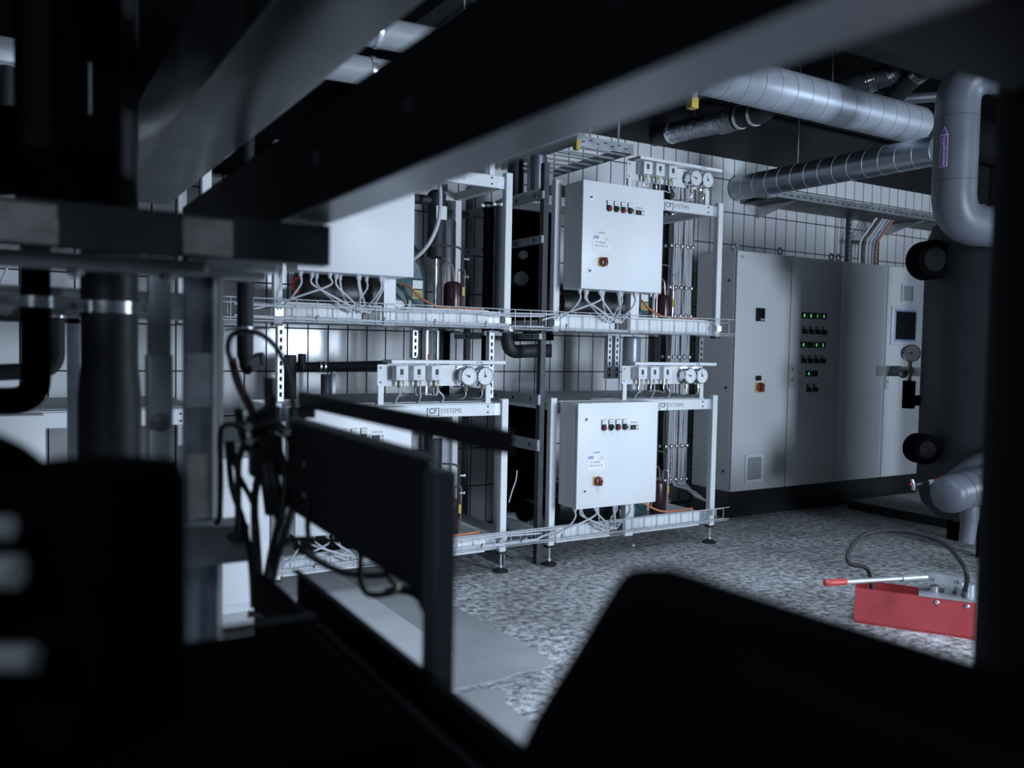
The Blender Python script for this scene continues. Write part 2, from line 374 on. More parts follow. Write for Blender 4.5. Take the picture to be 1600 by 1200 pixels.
# ------------------------------------------------------------------ chiller racks
YF = 4.0
RACK = [('left', -0.489), ('middle', 1.093), ('right', 2.675)]
def machine(side, x0, lvl):
    low = lvl == 'lower'
    zb, top = (.115, .955) if low else (1.345, 2.19)
    pl = '%s %s' % (lvl, side)
    where = {'left': 'behind the dark insulated pipes at the far left', 'middle': 'in the middle rack', 'right': 'in the right rack beside the tall cabinets'}[side]
    # ---- frame
    t = thing('machine_frame', 'white steel machine frame, %s one %s' % (lvl, where), 'machine frame', (x0+.64, 4.32, 0 if low else zb), 'white machine frames in three racks')
    for dx in (0, 1.258):
        for y in (4.0, 4.60):
            MB().box(x0+dx, x0+dx+.042, y, y+.042, zb, top+(.012 if y < 4.2 else -.01), .003, 1).build('post', 'white', t)
            MB().box(x0+dx-.002, x0+dx+.044, y-.002, y+.044, zb-.012, zb).build('end_cap', 'plast', t)
    b = MB().box(x0+.075, x0+1.215, 4.004, 4.034, top-.078, top-.012, .003, 1).build('top_beam', 'white', t)
    for xx in (x0+.10, x0+1.17):
        for dz in (-.028, -.060): MB().cyl((xx, 4.004, top+dz), (xx, 4.0, top+dz), .005, n=8).build('bolt', 'ink', b)
    MB().box(x0+.076, x0+1.214, 4.0335, 4.05, top-.014, top-.008).build('beam_lip', 'white', b)
    text('[', .048, (x0+.800, 4.0035, top-.062), 'ink', b)
    text('CF', .040, (x0+.816, 4.0035, top-.058), 'ink', b, bold=.0006, width=.046)
    text(']', .048, (x0+.864, 4.0035, top-.062), 'ink', b)
    text('SYSTEMS', .036, (x0+.882, 4.0035, top-.058), 'inkg', b, width=.125)
    for a in (x0+.042, x0+1.215): MB().box(a, a+(.033 if a < x0+.5 else .043), 4.016, 4.034, top-.078, top-.012).build('beam_bracket', 'galv', t)
    for dx in (0, 1.258): MB().box(x0+dx, x0+dx+.04, 4.042, 4.60, top-.058, top-.012).build('side_rail', 'white', t)
    MB().box(x0+.042, x0+1.258, 4.602, 4.64, top-.06, top-.012).build('rear_rail', 'white', t)
    for a, c in ((.05, .545), (.622, 1.165)): MB().box(x0+a, x0+c, 3.996, 4.05, zb+.012, zb+.105, .006, 2).build('base_beam', 'white', t)
    MB().box(x0+.042, x0+.051, 4.005, 4.03, zb+.015, zb+.1).build('base_bracket', 'galv', t)
    MB().box(x0+1.165, x0+1.258, 4.03, 4.045, zb+.012, zb+.1).build('base_bracket', 'galv', t)
    MB().box(x0+.552, x0+.615, 3.992, 4.04, zb+.004, top-.08).build('centre_post', 'white', t)
    for dx in (0.002, 1.258): MB().box(x0+dx, x0+dx+.038, 4.042, 4.60, zb+.012, zb+.07).build('base_rail', 'white', t)
    MB().box(x0+.042, x0+1.258, 4.602, 4.64, zb+.012, zb+.07).build('rear_base_rail', 'white', t)
    MB().box(x0+.04, x0+1.26, 4.05, 4.60, zb+.012, zb+.02).build('drip_tray', 'white' if low else 'steel', t)
    MB().box(x0+.44, x0+.53, 3.985, 3.997, zb+.02, zb+.095).build('terminal_box', 'plast', t)
    if low:
        MB().prism([(x0+.32, 4.06, top-.004), (x0+1.22, 4.06, top-.004), (x0+1.22, 4.58, top+.012), (x0+.32, 4.58, top+.012)], (0, 0, .004)).build('top_sheet', 'steel', t)
        for dx in (.021, 1.279):
            for y in (4.021, 4.621):
                ft = MB().lathe((x0+dx, y, 0), (0, 0, 1), [(.044, 0), (.045, .008), (.03, .016), (.014, .022)], 20).build('levelling_foot', 'rubber', t)
                MB().cyl((x0+dx, y, .02), (x0+dx, y, zb-.005), .0065, n=10).cyl((x0+dx, y, .024), (x0+dx, y, .036), .013, n=6).build('threaded_rod', 'zinc', ft)
    # ---- electrical enclosure
    ez0, ez1 = zb+.240, zb+.833
    ex0, ex1 = x0+.055, x0+.630
    e = thing('electrical_enclosure', {'right': 'light grey electrical enclosure with four round controls on the %s right machine', 'middle': 'light grey electrical enclosure on the %s middle machine, partly hidden by the dark foreground', 'left': 'light grey electrical enclosure of the %s left machine, seen between dark pipes'}[side] % lvl, 'electrical enclosure', ((ex0+ex1)/2, 3.9, ez0), 'electrical enclosures on the machine frames')
    MB().box(ex0, ex1, 3.836, 3.995, ez0, ez1, .010, 3).build('body', 'cabinet', e)
    MB().box(ex0+.012, ex1-.012, 3.826, 3.838, ez0+.012, ez1-.012).build('gasket', 'hole', e)
    dr = MB().box(ex0-.001, ex1+.001, 3.810, 3.828, ez0-.001, ez1+.001, .004, 2).build('door', 'white', e)
    for lz in (zb+.743, zb+.339):
        MB().box(x0+.095, x0+.122, 3.808, 3.811, lz-.014, lz+.014, .001, 1).build('lock_plate', 'white', dr)
        MB().cyl((x0+.109, 3.8085, lz), (x0+.109, 3.804, lz), .0065, n=12).build('lock_core', 'ink', dr)
    if side != 'left':
        for i, bx in enumerate((.232, .282, .332, .381)):
            zc = zb+.692
            c = MB().lathe((x0+bx, 3.810, zc), (0, -1, 0), [(.0165, 0), (.0165, .010), (.013, .014)], 20).box(x0+bx-.0165, x0+bx+.0165, 3.8055, 3.810, zc, zc+.046).build('pilot_light' if i in (0, 2) else 'selector_switch', 'plast', e)
            MB().box(x0+bx-.0135, x0+bx+.0155, 3.8045, 3.806, zc+.020, zc+.044).build('legend_plate', 'paper', c)
            text(('EIN', 'HAND', 'STR', 'AUS')[i], .0085, (x0+bx-.011, 3.8043, zc+.028), 'inkg', c, width=.022)
            if i in (0, 2): MB().lathe((x0+bx, 3.797, zc-.001), (0, -1, 0), [(.0115, 0), (.011, .006), (.007, .011), (.002, .013)], 16).build('red_lens', 'lampr', c)
            elif i == 1:
                MB().prism([(x0+bx-.011, 3.797, zc-.010), (x0+bx-.005, 3.797, zc-.014), (x0+bx+.014, 3.797, zc+.008), (x0+bx+.010, 3.797, zc+.013)], (0, -.012, 0)).build('handle', 'plast', c)
                MB().box(x0+bx+.007, x0+bx+.014, 3.784, 3.7848, zc+.004, zc+.011).build('pointer_mark', 'ledg', c)
            else: MB().lathe((x0+bx, 3.797, zc), (0, -1, 0), [(.012, 0), (.011, .008)], 16).build('push_cap', 'plast', c)
        ds = MB().box(x0+.410, x0+.487, 3.804, 3.811, zb+.670, zb+.708, .002, 1).build('temperature_display', 'white', e)
        MB().box(x0+.420, x0+.462, 3.8025, 3.8045, zb+.676, zb+.702).build('screen', 'screen', ds)
        text('-10.3', .017, (x0+.425, 3.8022, zb+.683), 'ledd', ds, width=.032)
        for k in (0, 1): MB().box(x0+.470, x0+.481, 3.8025, 3.8045, zb+.674+k*.018, zb+.684+k*.018).build('key', 'grille', ds)
        text('TEMPERATUR', .012, (x0+.420, 3.8098, zb+.713), 'inkg', ds, width=.058)
        lb = MB().box(x0+.124, x0+.247, 3.8085, 3.8102, zb+.455, zb+.540).build('paper_label', 'paper', e)
        MB().box(x0+.131, x0+.166, 3.808, 3.8086, zb+.519, zb+.535).build('logo', 'blue', lb)
        text('KBI', .013, (x0+.135, 3.8079, zb+.522), 'paper', lb, width=.027)
        text('Typ 01', .007, (x0+.212, 3.8083, zb+.526), 'inkg', lb, width=.025)
        text('400 V 50 Hz', .007, (x0+.205, 3.8083, zb+.514), 'inkg', lb, width=.034)
        text('CO2 - Kälteanlage', .012, (x0+.142, 3.8083, zb+.497), 'inkg', lb, width=.070)
        text('Kältemaschine', .012, (x0+.138, 3.8083, zb+.478), 'inkg', lb, width=.072)
        text(('2' if low else '1') if side == 'middle' else ('4' if low else '3'), .016, (x0+.220, 3.8083, zb+.476), 'ink', lb)
        text('-A0 30 KP', .013, (x0+.165, 3.8098, zb+.550), 'ink', lb, width=.043)
        sw = None if side == 'middle' and not low else MB().box(x0+.166, x0+.214, 3.804, 3.811, zb+.368, zb+.418, .002, 1).build('main_switch', 'yellow', e)
        if sw: MB().lathe((x0+.196, 3.804, zb+.392), (0, -1, 0), [(.027, 0), (.027, .008), (.023, .012), (.022, .020), (.018, .022)], 24).build('rotary_collar', 'dred', sw)
        if sw: MB().box(x0+.188, x0+.204, 3.768, 3.786, zb+.369, zb+.416, .004, 2).build('rotary_handle', 'dred', sw)
        if sw: MB().box(x0+.192, x0+.200, 3.7665, 3.769, zb+.380, zb+.402).build('handle_slot', 'hole', sw)
    # glands and cables below the enclosure
    xs = [.085, .150, .185, .225, .268, .300, .365, .385, .435, .480, .505] if side != 'left' else [.10, .2, .3, .4, .5]
    for i, gx in enumerate(xs):
        y = 3.90+.035*((i*7) % 3-1)
        g = MB().lathe((x0+gx, y, ez0+.002), (0, 0, -1), [(.0125, 0), (.0125, .010), (.010, .011), (.010, .022), (.007, .026)], 8).build('cable_gland', 'cable', e)
        tx = (.42+.05*math.sin(i*2.1)) if (i not in (0, 3)) else (.02-.12*(i > 0))
        pts = [(x0+gx, y, ez0-.02), (x0+gx+.004, y, ez0-.055), (x0+gx+(tx-gx)*.35, y+.02, ez0-.105), (x0+gx+(tx-gx)*.75, 3.955, zb+.085), (x0+tx, 3.965, zb+.062)]
        MB().tube(pts, .0052, 7, 6).build('cable', 'cable', g)
    # ---- gauge panel
    if side != 'left':
        gy = 4.05
        p = thing('gauge_station', 'white gauge board with three pressure switches and two dials above the %s machine' % pl, 'gauge panel', (x0+.87, gy, top), 'gauge panels on the machine frames')
        bd = MB().box(x0+.545, x0+1.205, gy, gy+.004, top+.085, top+.197).build('board', 'white', p)
        for dx, dz in ((.562, .105), (.562, .180), (1.19, .105), (1.19, .180), (.995, .185), (1.082, .185)):
            MB().cyl((x0+dx, gy, top+dz), (x0+dx, gy-.004, top+dz), .0055, n=8).build('screw', 'inkg', bd)
        for dx in (.545, 1.175): MB().box(x0+dx, x0+dx+.03, gy-.012, gy+.002, top-.012, top+.088).build('leg', 'white', p)
        rf = MB().box(x0+.597, x0+1.270, 3.99, 4.11, top+.203, top+.222, .001, 1).build('roof', 'white', p)
        text('R 744', .014, (x0+1.09, 3.9895, top+.2075), 'ink', rf, width=.034)
        for i, sx in enumerate((.653, .749, .852)):
            ps = MB().box(x0+sx-.034, x0+sx+.034, 3.982, gy, top+.118, top+.192, .003, 2).build('pressure_switch', 'white', p)
            MB().box(x0+sx-.012, x0+sx+.006, 3.980, 3.983, top+.146, top+.176).build('scale_window', 'ink', ps)
            MB().box(x0+sx-.010, x0+sx+.004, 3.9795, 3.981, top+.135, top+.138).build('adjuster_slot', 'inkg', ps)
            MB().lathe((x0+sx-.006, 4.012, top+.118), (0, 0, -1), [(.012, 0), (.012, .012), (.008, .014), (.008, .022), (.011, .023), (.011, .036), (.004, .040)], 8).build('fitting', 'brass', ps)
            MB().lathe((x0+sx+.020, 4.012, top+.118), (0, 0, -1), [(.009, 0), (.009, .012), (.006, .02)], 8).build('cable_entry', 'cable', ps)
            MB().tube([(x0+sx-.006, 4.012, top+.08), (x0+sx-.006, 4.012, top+.05), (x0+sx+.01, 4.02, top+.035), (x0+sx+.05*(1-i), 4.04, top+.045), (x0+sx+.08*(1-i), 4.09, top+.03), (x0+sx+.1*(1-i), 4.2, top-.05)], .0032, 6, 5).build('capillary_tube', 'zinc', ps)
            MB().tube([(x0+sx+.020, 4.012, top+.10), (x0+sx+.012, 4.0, top+.065), (x0+sx-.008+.035*i, 4.03, top+.02), (x0+sx+.02*i, 4.1, top-.05)], .0045, 6, 5).build('cable', 'cable', ps)
        for i, gx in enumerate((1.040, 1.140)):
            zc = top+.138
            ga = MB().lathe((x0+gx, gy, zc), (0, -1, 0), [(.058, 0), (.058, .004), (.046, .005), (.046, .050), (.0505, .052), (.0505, .066), (.046, .070), (.045, .066)], 32, False).build('pressure_gauge', 'chrome', p)
            MB().lathe((x0+gx, gy-.066, zc), (0, -1, 0), [(.0455, -.002), (.0455, 0)], 32).build('dial', 'dial', ga)
            a = (2.75, 1.75)[i]
            v = Vector((math.cos(a), 0, math.sin(a))); n = Vector((-v.z, 0, v.x))
            c0 = Vector((x0+gx, gy-.0675, zc))
            MB().prism([c0-n*.003, c0+n*.003, c0+v*.034], (0, -.001, 0)).cyl(c0, c0+Vector((0, -.004, 0)), .006, n=10).build('needle', 'ink', ga)
            tk = MB()
            for k in range(11):
                q = math.radians(225-27*k); vv = Vector((math.cos(q), 0, math.sin(q))); nn = Vector((-vv.z, 0, vv.x))*.0012
                tk.prism([c0+vv*.035-nn, c0+vv*.035+nn, c0+vv*.041+nn, c0+vv*.041-nn], (0, -.0006, 0))
            tk.build('scale_marks', 'inkg', ga)
            MB().lathe((x0+gx, gy-.03, zc-.045), (0, 0, -1), [(.009, 0), (.009, .02), (.012, .021), (.012, .034), (.005, .038)], 8).build('connector', 'brass', ga)
            MB().tube([(x0+gx, gy-.03, zc-.08), (x0+gx-.002, gy-.03, zc-.11), (x0+gx-.02, gy-.01, zc-.125), (x0+gx-.05, gy+.05, zc-.125), (x0+gx-.09, gy+.12, zc-.13)], .0032, 6, 5).build('capillary_tube', 'zinc', ga)
    if side == 'left': return
    # ---- compressor
    c = thing('compressor', 'teal piston compressor with black motor, behind the enclosure of the %s machine' % pl, 'compressor', (x0+.55, 4.3, zb+.02), 'compressors in the machine frames')
    MB().box(x0+.66, x0+.875, 4.20, 4.42, zb+.02, zb+.27, .012, 2).build('crankcase', 'teal', c)
    MB().prism([(x0+.68, 4.22, zb+.265), (x0+.87, 4.22, zb+.265), (x0+.845, 4.22, zb+.34), (x0+.80, 4.22, zb+.39), (x0+.68, 4.22, zb+.39)], (0, .18, 0)).build('cylinder_head', 'teal', c)
    MB().box(x0+.665, x0+.79, 4.185, 4.205, zb+.03, zb+.15, .006, 2).build('cover_plate', 'alu', c)
    MB().lathe((x0+.72, 4.186, zb+.09), (0, -1, 0), [(.022, 0), (.022, .01), (.014, .012), (.012, .016)], 16).build('sight_glass', 'chrome', c)
    st = MB().box(x0+.80, x0+.858, 4.196, 4.2005, zb+.160, zb+.205).build('oil_sticker', 'yellow', c)
    text('Oil', .040, (x0+.805, 4.1955, zb+.168), 'ink', st, width=.046)
    MB().box(x0+.80, x0+.858, 4.196, 4.2005, zb+.214, zb+.258).build('blank_sticker', 'paper', c)
    MB().lathe((x0+.68, 4.31, zb+.17), (-1, 0, 0), [(.13, 0), (.135, .03), (.135, .42), (.12, .47), (.07, .48)], 28).build('motor', 'plast', c)
    MB().lathe((x0+.205, 4.25, zb+.20), (-.5, -1, 0), [(.045, 0), (.045, .02), (.030, .022), (.030, .012)], 24, False).build('coil_ring', 'redp', c)
    for k in range(4):
        MB().lathe((x0+.67+.05*k, 4.30, zb+.39), (0, 0, 1), [(.012, 0), (.012, .012)], 6).build('head_bolt', 'zinc', c)
    MB().tube([(x0+.72, 4.19, zb+.23), (x0+.76, 4.15, zb+.22), (x0+.81, 4.12, zb+.16), (x0+.90, 4.08, zb+.115), (x0+1.0, 4.06, zb+.108), (x0+1.16, 4.06, zb+.112)], .0065, 8, 8).build('orange_lead', 'orange', c)
    MB().tube([(x0+.66, 4.19, zb+.26), (x0+.72, 4.13, zb+.19), (x0+.76, 4.17, zb+.13), (x0+.74, 4.19, zb+.10)], .006, 8, 6).build('black_lead', 'cabled', c)
    # ---- receiver with its pipes
    r = thing('liquid_receiver', 'dark maroon liquid receiver cylinder on the base of the %s machine' % pl, 'receiver', (x0+1.08, 4.30, zb+.02), 'maroon receivers in the machine frames')
    rx = x0+(1.085 if side == 'middle' else 1.055); rt = zb+.272
    MB().lathe((rx, 4.28, zb+.02), (0, 0, 1), [(.048, 0), (.054, .012), (.054, .215), (.048, .238), (.03, .25), (.012, .253)], 28).build('shell', 'maroon', r)
    MB().tube(elbow([(rx-.08, 4.25, zb+.10), (rx-.08, 4.25, zb+.37), (rx-.02, 4.25, zb+.37), (rx+.0, 4.26, rt-.01)], .04), .0055, 8).build('copper_pipe', 'copper', r)
    MB().tube(elbow([(rx+.055, 4.25, zb+.08), (rx+.06, 4.25, zb+.34), (rx+.03, 4.27, zb+.34), (rx+.03, 4.27, rt-.02)], .025), .0055, 8).build('copper_pipe', 'copper', r)
    MB().tube(elbow([(rx+.045, 4.26, zb+.33), (rx+.045, 4.26, zb+.46), (rx-.03, 4.28, zb+.47), (rx-.12, 4.32, zb+.47)], .03), .006, 8).build('black_pipe', 'cabled', r)
    for k in (.30, .40):
        MB().lathe((rx+.05, 4.25, zb+k), (1, -.3, 0), [(.006, 0), (.006, .02), (.010, .021), (.010, .03)], 8).build('service_valve', 'zinc', r)
    MB().box(rx+.030, rx+.046, 4.222, 4.226, zb+.19, zb+.24).build('yellow_tag', 'yellow', r)
    # ---- suction line and accumulator
    a = thing('suction_line', 'fat black insulated suction pipe bending down inside the %s machine' % pl, 'pipe', (x0+.95, 4.34, zb+.02), 'insulated suction pipes')
    MB().tube(elbow([(x0+.70, 4.38, zb+.42), (x0+.80, 4.40, zb+.50), (x0+.93, 4.40, zb+.36), (x0+.93, 4.40, zb+.03)], .12, 10), .05, 18).build('insulation', 'foam', a)
    ac = thing('accumulator', 'dark insulated accumulator with a pale label high in the %s machine' % pl, 'accumulator', (x0+1.02, 4.32, zb+.4), 'accumulators')
    MB().lathe((x0+1.015, 4.36, zb+.40), (0, 0, 1), [(.03, 0), (.052, .012), (.052, top-zb-.48), (.03, top-zb-.46)], 24).build('shell', 'foam', ac)
    MB().box(x0+.985, x0+1.05, 4.300, 4.306, zb+.615, zb+.69).build('pale_label', 'paper', ac)
    MB().tube(elbow([(x0+1.015, 4.36, zb+.41), (x0+1.015, 4.36, zb+.02)], .03), .012, 10).build('outlet_pipe', 'zinc', ac)
    MB().tube(elbow([(x0+.66, 4.36, top-.12), (x0+.9, 4.36, top-.12), (x0+.98, 4.36, top-.12)], .03), .028, 12).build('inlet_pipe', 'foam', ac)
    hx = thing('heat_exchanger', 'pale upright cylinder standing at the back of the %s machine' % pl, 'cylinder', (x0+1.15, 4.50, zb+.02), 'pale cylinders in the frames')
    MB().lathe((x0+1.15, 4.50, zb+.02), (0, 0, 1), [(.04, 0), (.055, .01), (.055, .62), (.04, .64)], 24).build('shell', 'zinc' if not low else 'white', hx)
    MB().tube(elbow([(x0+1.15, 4.50, zb+.65), (x0+1.15, 4.50, zb+.70), (x0+1.02, 4.50, zb+.70)], .04), .012, 10).build('pipe', 'cabled', hx)
    if side == 'middle' and not low:
        cdz = thing('flexible_conduit', 'clear grey flexible hose curving down beside the upper middle enclosure', 'hose', (x0+.75, 4.0, zb+.4))
        MB().tube([at(684, 270, 4.62), at(688, 300, 4.60), at(686, 340, 4.58), at(676, 370, 4.56), at(661, 392, 4.56), at(640, 408, 4.58), at(610, 420, 4.62)], .011, 10, 8).build('hose', 'cable', cdz)

for side, x0 in RACK:
    for lvl in ('lower', 'upper'): machine(side, x0, lvl)

# ------------------------------------------------------------------ wire trays and their cables
for lvl, z0, z1, xa in (('upper', 1.352, 1.455, -.45), ('lower', .158, .243, -.45)):
    t = thing('wire_mesh_tray', 'long galvanised wire mesh tray along the %s machine fronts' % lvl, 'cable tray', (1.8, 3.95, z0), 'wire mesh cable trays')
    r = .0024
    m = MB()
    for (y, z) in ((3.925, z1), (3.925, (z0+z1)/2+.004) if lvl == 'lowerx' else (3.925, z0+.012), (3.935, z0), (3.985, z0), (3.988, z1-.02)):
        m.tube([(xa, y, z), (1.8, y, z+.002), (4.03, y, z)], r, 6)
    m.build('longitudinal_wires', 'wire', t)
    x = xa+.03
    while x < 4.0:
        MB().tube(elbow([(x, 3.9275, z1+.001), (x, 3.9275, z0), (x, 3.99, z0), (x, 3.99, z1-.02)], .008, 3), r*.75, 5).build('cross_wire', 'wire', t); x += .1
    for x in (1.112, 2.372, 2.694, 3.952):
        MB().box(x-.018, x+.018, 3.986, 4.0, z0+.028, z0+.062).build('clamp_plate', 'zinc', t)
    for i in range(4):
        rnd = random.Random(i*5+(lvl == 'lower')); pts = []
        xx = .9 if i < 3 else 1.75; end = 2.55+.12*i
        zc = (z0+.020, z0+.016, z1-.028, z1-.018, z1-.010)[i]; yc = (3.939, 3.951, 3.941, 3.950, 3.945)[i]
        while xx < end:
            pts.append((xx, yc+rnd.uniform(-.003, .003), zc+rnd.uniform(-.005, .005))); xx += .24
        c = MB().tube(pts, (.0055, .0065, .005, .0045, .0055)[i], 7, 6).build('tray_cable', 'cable')
        tag(c, 'light grey cable lying in the %s wire tray, %s' % (lvl, ('thin one at its bottom front', 'thickest one along its bottom', 'lower of the two upper strands', 'topmost strand')[i]), 'cable', 'grey cables in the wire trays')
    for i, x in enumerate((1.28, 1.62, 1.9, 2.2, 2.45, 2.72)):
        c = MB().tube([(x, 3.932, z0+.008), (x-.004, 3.93, z0+.03), (x+.006, 3.936, z0+.036), (x+.010, 3.944, z0+.024), (x+.004, 3.945, z0+.008), (x, 3.932, z0+.008)], .0022, 5, 3).build('cable_tie', 'plast')
        tag(c, 'black cable tie on the %s wire tray, %s from the left' % (lvl, ('first', 'second', 'third', 'fourth', 'fifth', 'sixth')[i]), 'cable tie', 'black cable ties on the trays')

# ------------------------------------------------------------------ between and behind the racks
def single(mb, name, m, label, cat, group=None):
    return tag(mb.build(name, m), label, cat, group)

sf = thing('support_frame', 'dull galvanised support frame with cross rails in the gap left of the right rack', 'frame', (2.64, 4.5, 0))
for x, y in ((2.628, 4.05), (2.628, 4.96), (2.44, 4.96)):
    MB().box(x, x+.036, y, y+.04, 0, 2.3, .002, 1).build('upright', 'dsteel', sf)
for z0, z1 in ((2.095, 2.14), (1.845, 1.89), (.925, .985), (.660, .725), (1.30, 1.335)):
    rl = MB().box(2.610, 2.630, 4.04, 5.1, z0, z1, .002, 1).build('cross_rail', 'steel', sf)
    for k in range(5): MB().cyl((2.6095, 4.12+.2*k, (z0+z1)/2), (2.6105, 4.12+.2*k, (z0+z1)/2), .011, n=10).build('slot', 'hole', rl)
for z in (2.12, .96, .69): MB().box(2.41, 2.63, 4.96, 4.99, z-.02, z+.02).build('rear_rail', 'steel', sf)
b = thing('slotted_platform', 'slotted steel base plate low in the gap between the racks', 'base plate', (2.53, 4.5, 0))
MB().box(2.44, 2.60, 4.1, 5.0, .14, .15).build('plate', 'steel', b)
MB().box(2.44, 2.444, 4.1, 5.0, 0.0, .14).build('side_plate', 'steel', b)
s_ = MB()
for k in range(6): s_.box(2.4385, 2.4395, 4.2+.12*k, 4.28+.12*k, .09, .105)
s_.build('slots', 'hole', b)
v = thing('black_valve_body', 'black insulated pump body with two pale round caps in the gap', 'pump', (3.05, 4.95, 1.36))
MB().tube(elbow([(3.14, 4.98, 2.20), (3.14, 4.98, 1.70), (3.16, 4.98, 1.30)], .12), .150, 24).build('insulation', 'black', v)
MB().box(2.86, 3.22, 4.80, 4.95, 1.36, 1.60, .04, 3).build('housing', 'black', v)
MB().box(3.08, 3.20, 5.05, 5.2, 1.9, 1.98).build('wall_bracket', 'black', v)
for p, r in ((at(818, 398, 5.62), .029), (at(815, 435, 5.62), .047)):
    ax = Vector((-.45, -1, 0)).normalized()
    cp = MB().lathe(p, ax, [(r, -.03), (r, 0), (r*.85, .004), (.001, .005)], 24).build('pale_cap', 'grille', v)
    MB().lathe(p, ax, [(r*1.0, -.20), (r*1.05, -.03)], 24).build('cap_socket', 'plast', v)
p = thing('insulated_elbow', 'dark foam insulated pipe elbow crossing the white wall tiles left of the right rack', 'pipe', (2.47, 4.35, 1.15))
MB().tube(elbow([at(792, 520, 5.0), at(795, 550, 5.0), at(835, 548, 5.05), at(862, 548, 5.05)], .12), .040, 18).build('insulation', 'foam', p)
MB().lathe(at(793, 518, 5.0), (0, 0, 1), [(.044, 0), (.044, .022)], 20).build('pipe_clamp', 'zinc', p)
MB().box(2.40, 2.66, 4.30, 4.33, 1.318, 1.345).build('clamp_rail', 'steel', p)
p = thing('black_cylinder', 'short black insulated cylinder with a foil strap on the base plate in the gap', 'cylinder', (2.6, 4.7, .15))
q0 = at(820, 800, 5.1); 
MB().lathe(q0, (.55, .5, 0), [(.05, 0), (.062, .01), (.062, .2), (.05, .21)], 24).build('insulation', 'black', p)
MB().lathe(q0+Vector((.035, .032, 0)), (.55, .5, 0), [(.0635, 0), (.0635, .02)], 24).build('foil_strap', 'foil', p)
MB().cyl((q0.x+.07, q0.y+.07, .15), (q0.x+.07, q0.y+.07, q0.z-.05), .012, n=8).build('stand', 'steel', p)
# low dark pipes behind the lower gap
for i, (x, y, r) in enumerate(((2.98, 4.84, .075), (3.19, 4.98, .15))):
    single(MB().tube([(x, y, .15 if i == 0 else 0), (x, y, .90)], r, 22), 'insulated_pipe', 'black', 'black insulated upright pipe low in the gap, %s' % ('the slimmer one' if i == 0 else 'the thicker one against the wall'), 'pipe', 'black pipes in the gap')
single(MB().tube([at(808, 735, 4.9), at(806, 750, 4.85), at(800, 768, 4.8), at(795, 785, 4.8)], .004, 6, 6), 'thin_cable', 'cable', 'thin pale cable hanging in the dark lower gap', 'cable')

# upright insulated pipes at the right end of the middle rack
for i, (x, y, r) in enumerate(((2.515, 4.48, .032), (2.545, 4.40, .028))):
    t = thing('insulated_pipe', ('black insulated upright pipe behind the upper middle machine, the %s of two' % ('thicker rear', 'thinner front')[i]), 'pipe', (x, y, 1.20), 'black pipes of the middle rack')
    MB().tube([(x, y, 1.05+.3*i), (x, y, 2.12)], r, 18).build('insulation', ('black', 'foam')[i], t)
    MB().lathe((x, y, 2.09), (0, 0, 1), [(r+.004, 0), (r+.004, .016)], 18).box(x-r-.02, x-r, y-.008, y+.008, 2.09, 2.106).build('pipe_clamp', 'zinc', t)
# horizontal black pipe with a tee between the middle machines
t = thing('insulated_pipe', 'black horizontal insulated pipe with a tee in front of the white tiles', 'pipe', (1.5, 4.7, 1.05), 'black pipes of the middle rack')
pp = [at(455, 574, 5.0), at(530, 573, 5.05), at(606, 571, 5.1)]
MB().tube(pp, .030, 16).build('insulation', 'foam', t)
MB().tube([at(452, 555, 4.98), at(452, 640, 4.98)], .040, 16).build('riser', 'foam', t)
MB().tube([at(472, 553, 4.99), at(472, 578, 4.99)], .024, 14).build('tee_stub', 'foam', t)
MB().tube([at(509, 585, 5.0), at(509, 640, 5.0)], .030, 14).build('branch', 'jacket', t)
for px in (498, 505): MB().lathe(at(px, 573, 5.02), (1, 0, 0), [(.034, 0), (.034, .012)], 16).build('pipe_clamp', 'zinc', t)
MB().box(1.68, 1.70, 4.86, 4.9, .0, 1.1).build('floor_stand', 'galv', t)
for i, (x, lab) in enumerate(((1.14, 'left'), (2.318, 'right'))):
    t = thing('perforated_strut', 'perforated galvanised upright strut at the %s end of the middle rack' % lab, 'strut', (x, 4.12, .96), 'perforated struts of the racks')
    MB().box(x, x+.034, 4.10, 4.14, .965, 1.345, .002, 1).build('channel', 'galv', t)
    s_ = MB()
    for k in range(9): s_.box(x+.011, x+.023, 4.099, 4.1, .99+.038*k, 1.012+.038*k)
    s_.build('holes', 'hole', t)
t = thing('perforated_strut', 'perforated galvanised upright strut at the right end of the right rack', 'strut', (3.90, 4.12, .96), 'perforated struts of the racks')
MB().box(3.895, 3.93, 4.10, 4.14, .965, 1.345, .002, 1).build('channel', 'steel', t)
s_ = MB()
for k in range(9): s_.box(3.906, 3.919, 4.099, 4.1, .99+.038*k, 1.012+.038*k)
s_.build('holes', 'hole', t)
for i, (x, z0, z1, lab) in enumerate(((3.42, 1.06, 1.34, 'left of the bright cylinder above the lower right gauges'), (3.36, 1.06, 1.34, 'nearest the white tiles above the lower right gauges'), (1.98, 1.18, 1.34, 'above the lower middle gauges'))):
    t = thing('perforated_strut', 'galvanised strut piece, the one %s' % lab, 'strut', (x, 4.40, z0), 'perforated struts of the racks')
    MB().box(x, x+.036, 4.38, 4.42, z0, z1, .002, 1).build('channel', 'galv', t)
    s_ = MB()
    for k in range(int((z1-z0)/.04)): s_.box(x+.012, x+.024, 4.379, 4.38, z0+.012+.038*k, z0+.034+.038*k)
    s_.build('holes', 'hole', t)
t = thing('silencer', 'bright steel cylinder above the lower right gauge panel', 'cylinder', (3.62, 4.5, .97))
MB().lathe((3.655, 4.50, .97), (0, 0, 1), [(.05, 0), (.062, .015), (.062, .355), (.05, .37)], 28).build('shell', 'duct', t)
MB().cyl((3.655, 4.50, .95), (3.655, 4.50, .975), .02, n=12).build('outlet', 'zinc', t)
